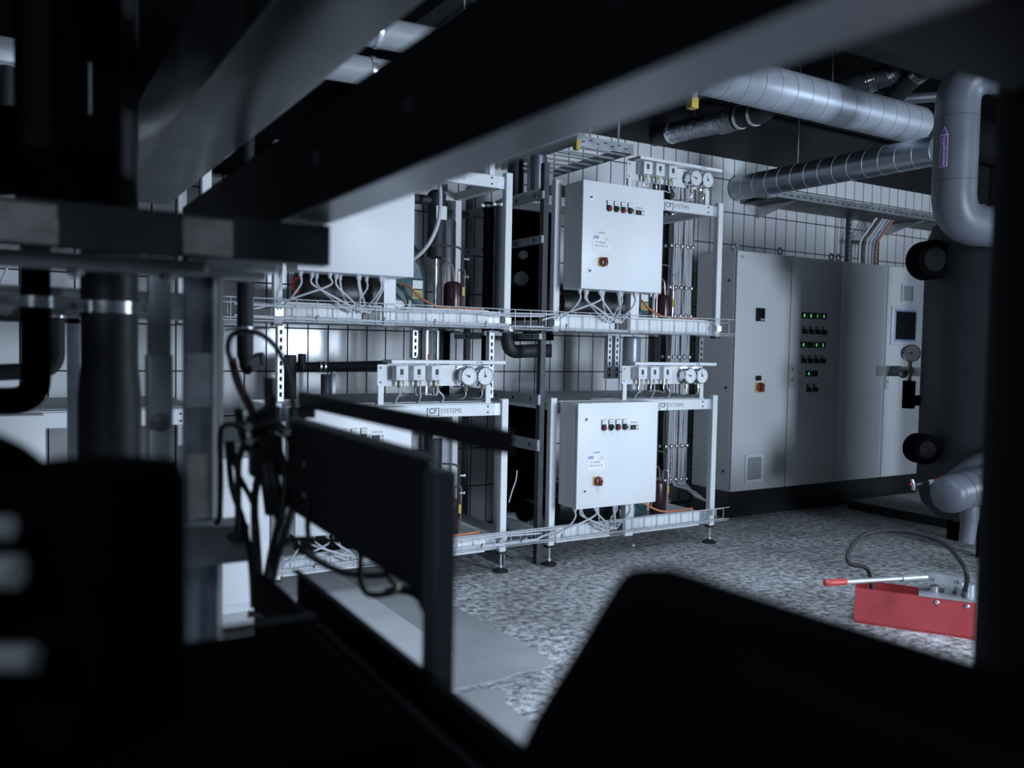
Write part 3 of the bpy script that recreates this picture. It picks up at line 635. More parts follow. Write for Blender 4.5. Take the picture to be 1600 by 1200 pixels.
for i, x in enumerate((2.10, 2.17, 2.235)):
    single(MB().lathe((x, 4.46, .965), (0, 0, 1), [(.02, 0), (.02, .375)], 14), 'upright_pipe', ('zinc', 'ductd', 'black')[i], ('bright steel upright pipe', 'dull steel upright pipe', 'black upright pipe')[i]+' above the lower middle gauges', 'pipe', 'upright pipes above the middle gauges')
t = thing('red_valve', 'small valve with a red lever above the lower middle gauge panel', 'valve', (2.03, 4.3, .97))
MB().tube([(2.06, 4.30, 1.345), (2.06, 4.30, 1.22), (2.05, 4.30, 1.16), (2.065, 4.30, 1.10), (2.06, 4.3, .98)], .006, 8, 5).build('pipe', 'zinc', t)
MB().box(2.036, 2.048, 4.285, 4.30, 1.155, 1.205, .003, 1).build('lever', 'redp', t)
# cables down the wall between right rack and cabinets
t = thing('cable_ladder', 'vertical cable ladder beside the first tall cabinet', 'cable ladder', (4.50, 5.1, .25))
for x in (4.385, 4.675): MB().box(x, x+.015, 5.06, 5.12, .25, 2.6).build('side_rail', 'dsteel', t)
MB().box(4.39, 4.69, 5.09, 5.10, .25, 2.6).build('backing', 'hole', t)
for z in (.235, .50, .80, 1.20, 1.52, 1.74, 2.06, 2.3):
    rg = MB().box(4.40, 4.675, 5.04, 5.07, z-.011, z+.011).build('rung', 'galv', t)
    for k in range(5): MB().lathe((4.425+.055*k, 4.992, z), (0, -1, 0), [(.016, 0), (.016, .006), (.011, .010), (.005, .011)], 8).build('cable_clip', 'zinc', rg)
for i in range(17):
    x = 4.415+.0155*i; rnd = random.Random(100+i)
    dark = i in (0, 1, 2, 9, 16)
    pts = [(x+.006*(k % 2)*rnd.uniform(-1, 1), 5.010+.004*rnd.uniform(-1, 1), 2.55-.17*k) for k in range(14)] + [(x, 5.008, .21)]
    if i > 6: pts += [(x+.012, 4.99, .185), (4.60, 4.92-.01*(i-6), .17-.006*(i-6)), (4.66, 4.88-.016*(i-6), .14-.006*(i-6))]
    c = MB().tube(pts, .0066, 7, 3).build('power_cable', 'cabled' if dark else 'cable')
    tag(c, '%s cable on the vertical ladder, %s' % ('dark grey' if dark else 'light grey', ('leftmost', 'second from its left side', 'third from its left side', 'fourth from its left side', 'fifth from its left side', 'sixth from its left side', 'seventh from its left side', 'just left of the ladder centre', 'at the ladder centre', 'just right of the ladder centre', 'seventh from its right side', 'sixth from its right side', 'fifth from its right side', 'fourth from its right side', 'third from its right side', 'second from its right side', 'rightmost')[i]), 'cable', 'cables on the vertical ladder')

# ------------------------------------------------------------------ tall switch cabinets
CX = [4.640, 5.232, 5.824, 6.415, 7.006]; CY = 4.535; CT = 2.0
single(MB().box(CX[0]+.005, CX[4]-.03, CY+.01, CY+.39, 0, .2, .004, 1), 'cabinet_plinth', 'plast', 'long black plinth under the row of tall cabinets', 'plinth')
NM = ('tall grey switch cabinet with a small black meter and a lower vent, nearest the racks', 'tall grey switch cabinet with green digit displays and ten black knobs', 'tall plain grey switch cabinet without any controls', 'tall grey switch cabinet with a framed touch screen, beside the black tank')
def knob_row(par, xs, z):
    for x in xs:
        k = MB().box(x-.017, x+.017, CY-.022, CY-.014, z-.034, z+.030, .001, 1).build('selector_knob', 'plast', par)
        MB().box(x-.012, x+.016, CY-.0235, CY-.0218, z+.008, z+.027).build('legend_plate', 'grille', k)
        MB().lathe((x+.002, CY-.022, z-.016), (0, -1, 0), [(.017, 0), (.017, .010), (.014, .014)], 16).build('collar', 'plast', k)
        MB().box(x-.003, x+.008, CY-.056, CY-.034, z-.034, z+.002, .003, 1).build('grip', 'plast', k)
for i in range(4):
    a, b2 = CX[i]+.004, CX[i+1]-.004
    c = thing('switch_cabinet', NM[i], 'cabinet', ((a+b2)/2, CY+.2, .2), 'tall grey cabinets in a row')
    MB().box(a, b2, CY+.002, CY+.40, .2, CT, .004, 1).build('body', 'cabinet', c)
    MB().box(a+.01, b2-.01, CY-.004, CY+.004, .21, CT-.01).build('gasket', 'hole', c)
    d = MB().box(a+.001, b2-.001, CY-.018, CY-.003, .203, CT-.003, .004, 2).build('door', 'cabinet', c)
    for x in (a+.05, b2-.05) if i in (0,) else ((b2-.04,) if i == 1 else ((a+.04,) if i == 2 else ())):
        ey = MB().cyl((x, CY+.06, CT), (x, CY+.06, CT+.014), .014, n=14)
        ey.tube([(x+.024*math.cos(q*PI/8), CY+.06, CT+.036+.024*math.sin(q*PI/8)) for q in range(17)], .007, 8)
        ey.build('lifting_eye', 'steel', c)
    if i == 0:
        for z in (1.78, .98, .35):
            MB().cyl((a, CY+.06, z), (a-.004, CY+.06, z), .012, n=12).build('side_screw', 'ink', c)
        text('A2', .030, (a+.03, CY-.0185, CT-.055), 'ink', d, width=.035)
        mt = MB().box(a+.205, a+.301, CY-.026, CY-.017, 1.483, 1.583, .002, 1).build('digital_meter', 'plast', d)
        MB().box(a+.225, a+.29, CY-.0275, CY-.0258, 1.513, 1.573).build('screen', 'screen', mt)
        for k in (0, 1): MB().box(a+.252+.02*k, a+.268+.02*k, CY-.0275, CY-.0258, 1.489, 1.503).build('key', 'bezel' if k == 0 else 'cable', mt)
        ms = MB().box(a+.222, a+.300, CY-.026, CY-.017, .945, 1.020, .002, 1).build('main_switch', 'yellow', d)
        MB().lathe((a+.265, CY-.026, .985), (0, -1, 0), [(.036, 0), (.036, .012), (.030, .018)], 20).build('rotary_collar', 'dred', ms)
        MB().box(a+.254, a+.276, CY-.070, CY-.044, .952, 1.016, .005, 2).build('rotary_handle', 'dred', ms)
        MB().box(a+.225, a+.287, CY-.022, CY-.017, 1.035, 1.072, .001, 1).build('switch_legend', 'plast', d)
        fr = MB()
        for q in ((.135, .325, .265, .285), (.135, .325, .455, .475), (.135, .155, .285, .455), (.305, .325, .285, .455)): fr.box(a+q[0], a+q[1], CY-.032, CY-.017, q[2], q[3])
        fr = fr.build('filter_vent', 'white', d)
        MB().box(a+.155, a+.305, CY-.024, CY-.017, .285, .455).build('filter_mat', 'grille', fr)
    if i == 1:
        hd = MB().box(a+.004, a+.044, CY-.030, CY-.017, .985, 1.150, .006, 2).build('lock_handle', 'cabinet', d)
        for z in (1.03, 1.11): MB().box(a+.016, a+.028, CY-.0315, CY-.029, z, z+.025).build('key_slot', 'ink', hd)
        rows = [(1.545, (.150, .226, .302, .378), ('8', '0', '1', '4')), (1.315, (.150, .226, .302, .378), ('0', '', '9', '3')), (1.088, (.222, .298), ('4', ''))]
        for z, xs, ch in rows:
            for x, s in zip(xs, ch):
                p = MB().box(a+x-.032, a+x+.032, CY-.024, CY-.017, z-.024, z+.024, .001, 1).build('digit_display', 'plast' if s else 'screen', d)
                if s: text(s, .040, (a+x-.012, CY-.0246, z-.014), 'ledg', p)
            knob_row(d, [a+x for x in xs], z-.112)
    if i == 3:
        fr = MB()
        for q in ((.180, .345, 1.700, 1.715), (.180, .345, 1.845, 1.86), (.180, .196, 1.715, 1.845), (.329, .345, 1.715, 1.845)): fr.box(a+q[0], a+q[1], CY-.032, CY-.017, q[2], q[3])
        fr = fr.build('filter_vent', 'cabinet', d)
        MB().box(a+.196, a+.329, CY-.024, CY-.017, 1.715, 1.845).build('filter_mat', 'grille', fr)
        tp = MB().box(a+.055, a+.432, CY-.028, CY-.017, 1.335, 1.665, .006, 2).build('touch_screen', 'cabinet', d)
        MB().box(a+.095, a+.400, CY-.0295, CY-.027, 1.365, 1.640).build('bezel', 'bezel', tp)
        MB().box(a+.112, a+.385, CY-.031, CY-.029, 1.382, 1.622).build('screen', 'screen', tp)
        MB().box(a+.405, a+.412, CY-.029, CY-.0275, 1.385, 1.392).build('status_light', 'ledg', tp)
        hd = MB().box(a+.008, a+.048, CY-.030, CY-.017, .955, 1.130, .006, 2).build('lock_handle', 'cabinet', d)
        for z in (1.01, 1.09): MB().box(a+.022, a+.034, CY-.0315, CY-.029, z, z+.02).build('key_slot', 'ink', hd)

# cable tray on brackets along the back wall, cables dropping into the last cabinet
t = thing('wall_cable_tray', 'perforated cable tray on brackets along the wall above the cabinets', 'cable tray', (6.5, 5.0, 2.46))
for y, z0, z1, nm in ((4.78, 2.50, 2.56, 'front_edge'), (5.17, 2.50, 2.56, 'rear_edge')):
    MB().box(5.35, 8.4, y, y+.004, z0, z1).build(nm, 'steel', t)
MB().box(5.35, 8.4, 4.784, 5.17, 2.50, 2.503).build('tray_floor', 'dsteel', t)
s_ = MB()
for k in range(36): s_.box(5.40+.08*k, 5.44+.08*k, 4.7785, 4.78, 2.522, 2.53)
s_.build('slots', 'hole', t)
for x in (5.55, 7.30):
    br = MB().prism([(x, 4.80, 2.495), (x, 5.195, 2.495), (x, 5.195, 2.40)], (.03, 0, 0)).build('bracket', 'galv', t)
t = thing('cable_drop_rail', 'perforated rail pair holding cables above the touch screen cabinet', 'cable ladder', (6.85, 5.0, 2.0))
for x in (6.62, 7.02): MB().box(x, x+.04, 5.08, 5.12, 1.98, 2.5, .002, 1).build('side_rail', 'dsteel', t)
s_ = MB()
for x in (6.62, 7.02):
    for k in range(12): s_.box(x+.014, x+.026, 5.079, 5.08, 2.0+.04*k, 2.02+.04*k)
s_.build('holes', 'grille', t)
MB().box(6.66, 7.02, 5.06, 5.08, 2.27, 2.29).build('rung', 'dsteel', t)
for i in range(6):
    x = 6.73+.047*i
    c = MB().tube([(x, 5.04, 1.96), (x, 5.04, 2.26), (x+.05, 5.02, 2.36), (x+.16, 4.98, 2.52)], .012, 8, 6).build('drop_cable', ('cable', 'cabled', 'cable', 'cable', 'bezel', 'orange')[i])
    tag(c, ('pale cable, leftmost', 'dark cable, second from the left', 'pale cable, third from the left', 'pale cable, fourth from the left', 'blue cable', 'orange cable')[i]+' entering the touch screen cabinet from above', 'cable', 'cables above the touch screen cabinet')

# ------------------------------------------------------------------ ducts and pipes under the ceiling
def spiral(name, label, p0, p1, r, m, n, endm=None):
    t = thing(name, label, 'duct', (Vector(p0)+Vector(p1))/2 - Vector((0, 0, r)), 'spiral ducts')
    p0, p1 = Vector(p0), Vector(p1); a = (p1-p0); L = a.length; a.normalize()
    MB().lathe(p0, a, [(r*.96, 0), (r, .004), (r, L-.004), (r*.96, L)], 64).build('shell', m, t)
    for k in range(1, n):
        MB().lathe(p0+a*(L*k/n), a+Vector((0, 0, .10 if abs(a.x) > .5 else .10)), [(r*1.0, -.0025), (r+.002, -.001), (r+.002, .001), (r*1.0, .0025)], 48, False).build('seam', 'steel' if m == 'duct' else 'duct', t)
    if endm: MB().lathe(p1, a, [(r*.92, 0), (r*.92, .10)], 32).lathe(p1+a*.10, a, [(r*1.02, 0), (r*1.02, .008)], 32).build('dark_end', endm, t)
    return t
spiral('spiral_duct', 'bright spiral steel duct running under the ceiling towards the right', (3.55, 3.8, 2.912), (5.66, 3.8, 2.905), .132, 'duct', 15, 'plast')
spiral('spiral_duct', 'duller spiral steel duct running back to the tiled wall, below the bright one', (5.33, 3.42, 2.615), (5.30, 5.19, 2.620), .100, 'ductd', 14)
for i, (x, y, z, top) in enumerate(((4.05, 3.93, 3.0, 3.22), (5.35, 4.6, 2.72, 3.22))):
    single(MB().cyl((x, y, z-.1), (x, y, 3.55), .006, n=8), 'threaded_rod', 'zinc', 'thin threaded hanger rod beside the %s duct' % ('bright', 'dull')[i], 'rod', 'hanger rods')
t = thing('foil_wrapped_pipe', 'black insulated pipe patched with crinkled foil above the upper right gauges', 'pipe', (4.4, 4.6, 2.8))
pa, pb = Vector((4.4, 5.19, 2.925)), Vector((4.4, 4.06, 2.865)); ax = (pb-pa).normalized()
def on(y): return pa+(pb-pa)*((5.19-y)/1.13)
MB().tube(elbow([on(5.19), on(4.06), (4.4, 4.04, 3.5)], .06), .074, 24).build('insulation', 'foam', t)
MB().cyl(on(5.0), on(4.52), .077, n=24).build('foil_wrap', 'foil', t)
MB().lathe(on(4.52), ax, [(.078, 0), (.088, .04), (.085, .15), (.077, .19)], 24).build('foil_patch', 'foil', t)
for y in (5.0, 4.30, 4.17): MB().lathe(on(y), ax, [(.082, 0), (.082, .022)], 24).build('band', 'zinc', t)
for y in (4.24, 4.75): MB().cyl(on(y)+Vector((0, 0, .07)), (4.4, y, 3.55), .006, n=8).build('hanger', 'zinc', t)
t = thing('ceiling_cable_tray', 'perforated ceiling cable tray with a yellow end cap above the upper right enclosure', 'cable tray', (3.22, 4.6, 2.5))
MB().box(2.985, 3.425, 4.245, 4.25, 2.485, 2.545).build('end_plate', 'galv', t)
s_ = MB()
for k in range(7): s_.box(3.02+.055*k, 3.045+.055*k, 4.244, 4.245, 2.507+.014*(k % 2), 2.513+.014*(k % 2))
s_.build('slots', 'hole', t)
for k in range(7): MB().box(2.99, 3.42, 4.31+.12*k, 4.33+.12*k, 2.487, 2.497).build('rung', 'galv', t)
for x in (2.985, 3.42): MB().box(x, x+.005, 4.25, 5.15, 2.485, 2.545).build('side_rail', 'steel', t)
MB().box(2.965, 2.995, 4.22, 4.26, 2.452, 2.515, .003, 1).build('yellow_cap', 'yellow', t)
for x in (3.10, 3.32): MB().cyl((x, 4.27, 2.5), (x, 4.27, 3.55), .006, n=8).build('hanger', 'zinc', t)
t = thing('hanger_strut', 'ceiling strut hanging down with a yellow cap in front of the bright duct', 'strut', (3.46, 3.75, 2.66))
MB().box(3.440, 3.482, 3.74, 3.78, 2.71, 3.55).build('channel', 'galv', t)
MB().box(3.434, 3.488, 3.734, 3.786, 2.665, 2.725, .003, 1).build('yellow_cap', 'yellow', t)
t = thing('white_pipe_stub', 'pale pipe stub behind the upper right enclosure', 'pipe', (2.9, 4.5, 2.2), None)
MB().lathe((2.93, 4.6, 2.20), (0, 0, 1), [(.062, 0), (.062, .27)], 24).build('shell', 'ductd', t)
MB().lathe((2.86, 4.75, 2.20), (0, 0, 1), [(.05, 0), (.05, .27)], 24).build('dark_neighbour', 'foam', t)
# dark pipes with bright clamps near the ceiling
for i, (pl, r, cl, lab) in enumerate((
    ([at(1300, 146, 6.35), at(1352, 130, 6.25), at(1400, 112, 6.15), at(1388, 66, 6.15)], .080, (.30, .36, .62), 'the double banded one bending upward'),
    ([at(1390, 160, 6.4), at(1425, 122, 6.15), at(1460, 98, 5.95), at(1490, 85, 5.8)], .070, (.40, .72), 'the one nearer the jacketed pipe'))):
    t = thing('clamped_pipe', 'dark insulated ceiling pipe with shiny clamps, %s' % lab, 'pipe', pl[0], 'dark ceiling pipes with clamps')
    pp = elbow(pl, .09); MB().tube(pp, r, 20).build('insulation', 'foam', t)
    for q in cl:
        k = int(q*(len(pp)-2)); ax = pp[k+1]-pp[k]
        for j in (0, .016, .032): MB().lathe(pp[k]+ax.normalized()*j, ax, [(r+.004, 0), (r+.004, .009)], 20).build('clamp_band', 'chrome', t)
    MB().cyl(pl[0]+Vector((0, 0, .05)), (pl[0].x, pl[0].y, 3.55), .006, n=8).build('hanger', 'zinc', t)
t = thing('ceiling_pipe', 'slim shiny dark pipe behind the grey jacketed pipe', 'pipe', at(1430, 155, 6.4))
MB().tube([at(1370, 158, 6.5), at(1500, 148, 6.3)], .039, 16).build('pipe', 'ductd', t)
MB().lathe(at(1400, 156, 6.45), at(1500, 148, 6.3)-at(1400, 156, 6.45), [(.046, 0), (.046, .025)], 16).build('clamp_band', 'zinc', t)
MB().cyl(at(1402, 150, 6.45), (at(1402, 150, 6.45).x, at(1402, 150, 6.45).y, 3.55), .006, n=8).build('hanger', 'zinc', t)
for i, (a, b2, z, lab) in enumerate(((-2.5, 1.48, 2.215, 'above the left rack'), (1.5, 2.42, 2.50, 'above the middle rack'))):
    t = thing('lagged_duct', 'black lagged ventilation duct under the ceiling %s' % lab, 'duct', ((a+b2)/2, 4.65, z), 'black lagged ducts')
    MB().box(a, b2, 4.25, 5.1, z, 3.50, .02, 2).build('lagging', 'black', t)
# pipes and strut hanger seen above the middle rack
for i, (a, b2, r) in enumerate((((.9, 3.2, 2.475), (2.3, 3.2, 2.52), .060), ((.9, 3.25, 2.335), (2.3, 3.25, 2.375), .055))):
    t = thing('grey_ceiling_pipe', 'pale grey horizontal pipe high above the middle rack, the %s one' % ('upper', 'lower')[i], 'pipe', a, 'grey pipes above the middle rack')
    MB().cyl(a, b2, r, n=24).build('jacket', 'grille', t)
    MB().lathe(Vector(a)+Vector((.36, 0, .012)), Vector(b2)-Vector(a), [(r+.004, 0), (r+.004, .02)], 24).build('band', 'zinc', t)
    MB().cyl((1.1, a[1], a[2]+r), (1.1, a[1], 3.55), .006, n=8).build('hanger', 'zinc', t)
t = thing('trapeze_hanger', 'galvanised strut hanger with a threaded rod above the two grey pipes', 'hanger', (1.55, 3.1, 2.55))
hb = MB()
for q in ((1.53, 1.533, 2.555, 2.64), (1.577, 1.58, 2.555, 2.64), (1.533, 1.577, 2.637, 2.64), (1.533, 1.577, 2.555, 2.558)): hb.box(q[0], q[1], 2.95, 3.55, q[2], q[3])
hb.build('channel', 'galv', t)
MB().cyl((1.555, 3.0, 2.50), (1.555, 3.0, 3.55), .006, n=8).lathe((1.555, 3.0, 2.545), (0, 0, 1), [(.014, 0), (.014, .01)], 6).build('threaded_rod', 'zinc', t)

# ------------------------------------------------------------------ black buffer tank and its pipes
TC = Vector((5.51, 3.03, 0)); TR = .475
t = thing('buffer_tank', 'big black insulated buffer tank standing at the right', 'tank', (TC.x, TC.y, 0))
MB().lathe((TC.x, TC.y, .17), (0, 0, 1), [(.22, 0), (.36, .035), (.44, .11), (TR, .23), (TR, 1.80), (.44, 1.92), (.34, 2.0), (.1, 2.04)], 56).build('shell', 'foam', t)
for k in range(3):
    q = math.radians(200+120*k)
    MB().box(TC.x+.30*math.cos(q)-.04, TC.x+.30*math.cos(q)+.04, TC.y+.30*math.sin(q)-.04, TC.y+.30*math.sin(q)+.04, 0.0, .3).build('leg', 'black', t)
for c, r, ax in ((at(1461, 405, 5.28), .124, Vector((-.42, -.9, 0))), (at(1449, 703, 5.28), .094, Vector((-.42, -.9, 0)))):
    ax.normalize(); base = c-ax*.12
    cp = MB().lathe(base, ax, [(r, 0), (r, .11), (r*.9, .13), (r*.62, .133), (r*.60, .12), (.001, .12)], 32).build('nozzle_cap', 'black', t)
    MB().lathe(c+ax*.001, ax, [(r*.60, 0), (r*.60, .003)], 28).build('cap_disc', 'web', cp)
shade_tank = thing('buffer_tank', 'unseen black insulated tank added beyond the right edge to shade the last cabinet', 'tank', (6.5, 2.7, 0))  # out of view, added to keep window light off the last door
MB().lathe((6.5, 2.7, .17), (0, 0, 1), [(.22, 0), (.36, .035), (.44, .11), (TR, .23), (TR, 1.74), (.44, 1.84), (.34, 1.90), (.1, 1.93)], 40).build('shell', 'foam', shade_tank)
MB().cyl((6.5, 2.7, 0), (6.5, 2.7, .2), .2, n=24).build('base', 'black', shade_tank)
# gauge assembly on the tank side
g = thing('gauge_assembly', 'round pressure gauge on a valve in front of the touch screen cabinet', 'gauge', at(1424, 640, 5.65))
gc = at(1424, 552, 5.65); ga = Vector((-.62, -.78, 0)).normalized()
gz = MB().lathe(gc-ga*.04, ga, [(.056, 0), (.058, .005), (.058, .048), (.052, .052), (.051, .048)], 32, False).build('gauge_case', 'chrome', g)
MB().lathe(gc, ga, [(.052, 0), (.052, .006)], 32).build('dial', 'dial', gz)
px_ = ga.cross(Vector((0, 0, 1)))
MB().prism([gc+ga*.007+Vector((0, 0, .003)), gc+ga*.007-Vector((0, 0, .003)), gc+ga*.007+px_*.036], ga*.001).cyl(gc+ga*.006, gc+ga*.010, .007, n=10).build('needle', 'ink', gz)
MB().tube([gc-ga*.02+Vector((0, 0, -.055)), gc-ga*.02+Vector((0, 0, -.19))], .013, 10).build('stem', 'brass', g)
MB().lathe(gc-ga*.02+Vector((0, 0, -.12)), ga, [(.018, -.02), (.018, .02)], 12).build('valve_body', 'brass', g)
hp = at(1411, 584, 5.62)
MB().tube([gc-ga*.02+Vector((0, 0, -.13)), hp], .006, 8).build('spindle', 'chrome', g)
MB().lathe(hp, ga, [(.026, -.012), (.030, 0), (.026, .014)], 14).build('hand_knob', 'plast', g)
sp = gc-ga*.02
MB().tube(elbow([sp+Vector((0, 0, -.185)), sp+Vector((0, 0, -.37))], .05), .040, 18).build('insulated_stub', 'black', g)
MB().tube([sp+Vector((0, 0, -.32)), at(1452, 625, 5.55)+Vector((0, 0, 0))], .035, 14).build('branch', 'black', g)
m2 = at(1386, 582, 5.75); m3 = at(1450, 583, 5.55)
MB().box(5.02, 5.26, 3.58, 3.60, 1.105, 1.175).box(5.02, 5.26, 3.575, 3.58, 1.105, 1.115).box(5.02, 5.26, 3.575, 3.58, 1.165, 1.175).box(5.02, 5.26, 3.575, 3.58, 1.135, 1.145).box(5.22, 5.26, 3.40, 3.58, 1.11, 1.17).build('mounting_strut', 'galv', t)
# jacketed pipe with the purple arrow
j = thing('jacketed_pipe', 'thick grey jacketed pipe with a purple arrow label, entering the black tank', 'pipe', (4.76, 2.9, 2.0))
PB = at(1493, 240, 4.85)
def pz(y): return Vector((PB.x, PB.y, at(1493, y, 4.85).z))
jp = [at(1640, 112, 4.7), pz(114), pz(350), at(1575, 356, 4.95)]
jl = elbow(jp, .20, 12)
MB().tube(jl, .118, 28).build('jacket', 'jacket', j)
for py in (186, 284):
    c = pz(py)
    MB().lathe(c, (0, 0, 1), [(.1185, -.002), (.1195, -.0015), (.1195, .0015), (.1185, .002)], 28, False).build('seam', 'ink', j)
# arrow sticker follows the round jacket
cen = pz(228); axd = Vector((0, 0, 1))
view = (Vector((0, 0, CAMZ))-cen); view = (view-axd*view.dot(axd)).normalized(); side_ = axd.cross(view)
def onpipe(u, v, r): # u around (metres of arc), v along
    q = u/.118; return cen+axd*v+(view*math.cos(q)+side_*math.sin(q))*r
def patch(poly_rows, r, m, nm, par):
    vs, fs = [], []; mb = MB(); N = 8
    for (v, ua, ub) in poly_rows:
        for k in range(N+1): vs.append(onpipe(ua+(ub-ua)*k/N, v, r))
    for i in range(len(poly_rows)-1):
        for k in range(N): fs.append((i*(N+1)+k, i*(N+1)+k+1, (i+1)*(N+1)+k+1, (i+1)*(N+1)+k))
    mb._add(vs, fs); return mb.build(nm, m, par)
uc = -.062
if True:
    ar = patch([(-.135, uc-.022, uc+.022), (.045, uc-.022, uc+.022), (.090, uc-.0015, uc+.0015)], .1200, 'paper', 'arrow_label', j)
    patch([(-.132, uc-.018, uc+.018), (.041, uc-.018, uc+.018)], .1206, 'purple', 'purple_field', ar)
    patch([(.047, uc-.018, uc+.018), (.083, uc-.0015, uc+.0015)], .1206, 'purple', 'purple_tip', ar)
    q = uc/.118; nrm = view*math.cos(q)+side_*math.sin(q); tng = axd.cross(nrm)
    base = onpipe(uc, -.127, .1213)+tng*.007
    text('Heizungskreis Zulauf WT 01 B', .022, base, 'paper', ar, xd=axd, up=-tng, width=.160)
# outlet elbows low on the tank and a thermometer
o = thing('outlet_elbow', 'grey jacketed outlet elbow low on the black tank', 'pipe', at(1500, 830, 4.7))
MB().tube(elbow([at(1580, 745, 4.9), at(1530, 760, 4.75), at(1484, 772, 4.62)], .10), [.115]*3 if False else .105, 26).build('jacket', 'jacket', o)
MB().lathe(at(1484, 772, 4.62), at(1484, 772, 4.62)-at(1530, 760, 4.75), [(.105, -.002), (.098, .03), (.07, .055), (.02, .065)], 26).build('rounded_end', 'jacket', o)
MB().tube(elbow([at(1515, 790, 4.68), at(1514, 820, 4.68), at(1510, 848, 4.68)], .05), [.050, .050, .048, .046, .044, .044, .043, .043, .042, .042, .040][:11], 18).build('drain_stub', 'jacket', o)
cq = at(1506, 767, 4.68)
for px in (1498, 1514): MB().lathe(at(px, 768 if px < 1505 else 764, 4.66 if px < 1505 else 4.70), at(1484, 772, 4.62)-at(1530, 760, 4.75), [(.106, 0), (.108, .002), (.106, .004)], 26, False).build('seam', 'ink', o)
MB().tube(elbow([at(1600, 722, 5.0), at(1535, 732, 4.95), at(1500, 760, 4.95)], .1), .10, 22).build('rear_elbow', 'jacket', o)
th = thing('thermometer', 'thin thermometer with red and white marks sticking out beside the grey outlet elbow', 'thermometer', at(1450, 754, 4.7))
MB().tube([at(1430, 757, 4.72), at(1490, 746, 4.72)], .014, 12).build('tube', 'plast', th)
MB().tube([at(1452, 754, 4.705), at(1474, 749.5, 4.705)], .0145, 12).build('scale', 'paper', th)
MB().tube([at(1458, 752.7, 4.703), at(1466, 751, 4.703)], .0152, 12).build('red_band', 'redp', th)
MB().tube([at(1425, 749, 4.72), at(1428, 757, 4.72), at(1427, 766, 4.72)], .009, 8).build('cross_piece', 'chrome', th)
MB().lathe(at(1424, 756.5, 4.72), at(1430, 757, 4.72)-at(1440, 755, 4.72), [(.012, 0), (.010, .008)], 10).build('red_tip', 'redp', th)

# ------------------------------------------------------------------ red hand test pump on the floor
P1_, P2_ = Vector((3.395, 2.500, 0)), Vector((3.671, 2.087, 0))
ux = (P2_-P1_).normalized(); uy = Vector((-ux.y, ux.x, 0)); LEN = (P2_-P1_).length; WID = .16
def pp_(a, b, z): return P1_+ux*a+uy*b+Vector((0, 0, z))
tp = thing('hand_test_pump', 'red hand pressure test pump with a grey lever standing on the floor', 'pump', pp_(LEN/2, WID/2, 0))
H0, H1 = .165, .165
bx = MB(); th_ = .004
def slab(a0, a1, b0, b1, z0, z1, mb): return mb.prism([pp_(a0, b0, z0), pp_(a1, b0, z0), pp_(a1, b1, z0), pp_(a0, b1, z0)], (0, 0, z1-z0))
slab(0, LEN, 0, th_, .006, H0, bx); slab(0, LEN, WID-th_, WID, .006, H0, bx); slab(0, th_, th_, WID-th_, .006, H0, bx)
slab(LEN-th_, LEN, th_, WID-th_, .006, H0, bx); slab(0, LEN, 0, WID, .0, .010, bx)
bx.build('water_box', 'red', tp)
for a in (LEN-.155, LEN-.035): MB().lathe(pp_(a, 0, .146), -uy, [(.009, 0), (.009, .004), (.005, .007)], 12).build('rivet', 'zinc', tp)
slab(LEN-.23, LEN+.004, -.003, WID+.003, H0, H0+.012, MB()).build('deck_plate', 'alu', tp)
MB().lathe(pp_(LEN-.055, .08, H0+.012), (0, 0, 1), [(.030, 0), (.030, .05), (.024, .056)], 20).build('pump_cylinder', 'alu', tp)
MB().lathe(pp_(LEN-.165, .07, H0+.012), (0, 0, 1), [(.020, 0), (.020, .025), (.012, .03)], 16).build('valve_block', 'alu', tp)
MB().lathe(pp_(LEN-.02, .10, H0+.012), (0, 0, 1), [(.020, 0), (.020, .045)], 14).build('filler_cap', 'alu', tp)
slab(LEN-.125, LEN-.095, .055, .085, H0+.012, H0+.075, MB()).build('pivot_post', 'alu', tp)
slab(LEN-.20, LEN-.055, .045, .090, H0+.052, H0+.098, MB()).build('lever_fork', 'alu', tp)
for a in (LEN-.175, LEN-.075): MB().lathe(pp_(a, .045, H0+.072), -uy, [(.009, 0), (.009, .005), (.005, .005), (.005, .002)], 12).build('pivot_pin', 'steel', tp)
LA, LB = pp_(LEN-.19, .067, H0+.076), at(1322, 909, 3.80)
lv = MB().tube([LA, LA+(LB-LA)*.33], .017, 14).tube([LA+(LB-LA)*.33, LB], .0115, 14).build('lever', 'alu', tp)
MB().lathe(at(1322, 909, 3.80), LB-LA, [(.015, 0), (.016, .004), (.015, .06), (.016, .10), (.014, .104)], 16).build('red_grip', 'redp', tp)
hz = [pp_(LEN-.045, .05, H0+.02), at(1511, 900, 3.62), at(1500, 876, 3.68), at(1476, 850, 3.80), at(1440, 836, 3.9), at(1395, 829, 3.98), at(1352, 835, 3.98), at(1328, 858, 3.92), at(1327, 880, 3.88), pp_(.045, .10, .235), pp_(.07, .095, .15), pp_(.10, .09, .05)]
MB().tube(hz, .010, 12, 8).build('hose', 'rubber', tp)
MB().lathe(hz[0], hz[1]-hz[0], [(.014, -.01), (.014, .05), (.011, .055)], 12).build('hose_sleeve', 'jacket', tp)


t = thing('white_casing', 'low white sheet metal casing on the floor left of the middle rack', 'casing', (.93, 4.2, 0))
MB().box(.79, 1.06, 3.92, 4.5, .05, .60, .006, 2).build('body', 'white', t)
MB().box(.785, 1.065, 3.91, 4.51, .60, .725, .006, 2).build('lid', 'white', t)
MB().box(.80, 1.05, 3.93, 4.49, 0, .05).build('base', 'cabinet', t)

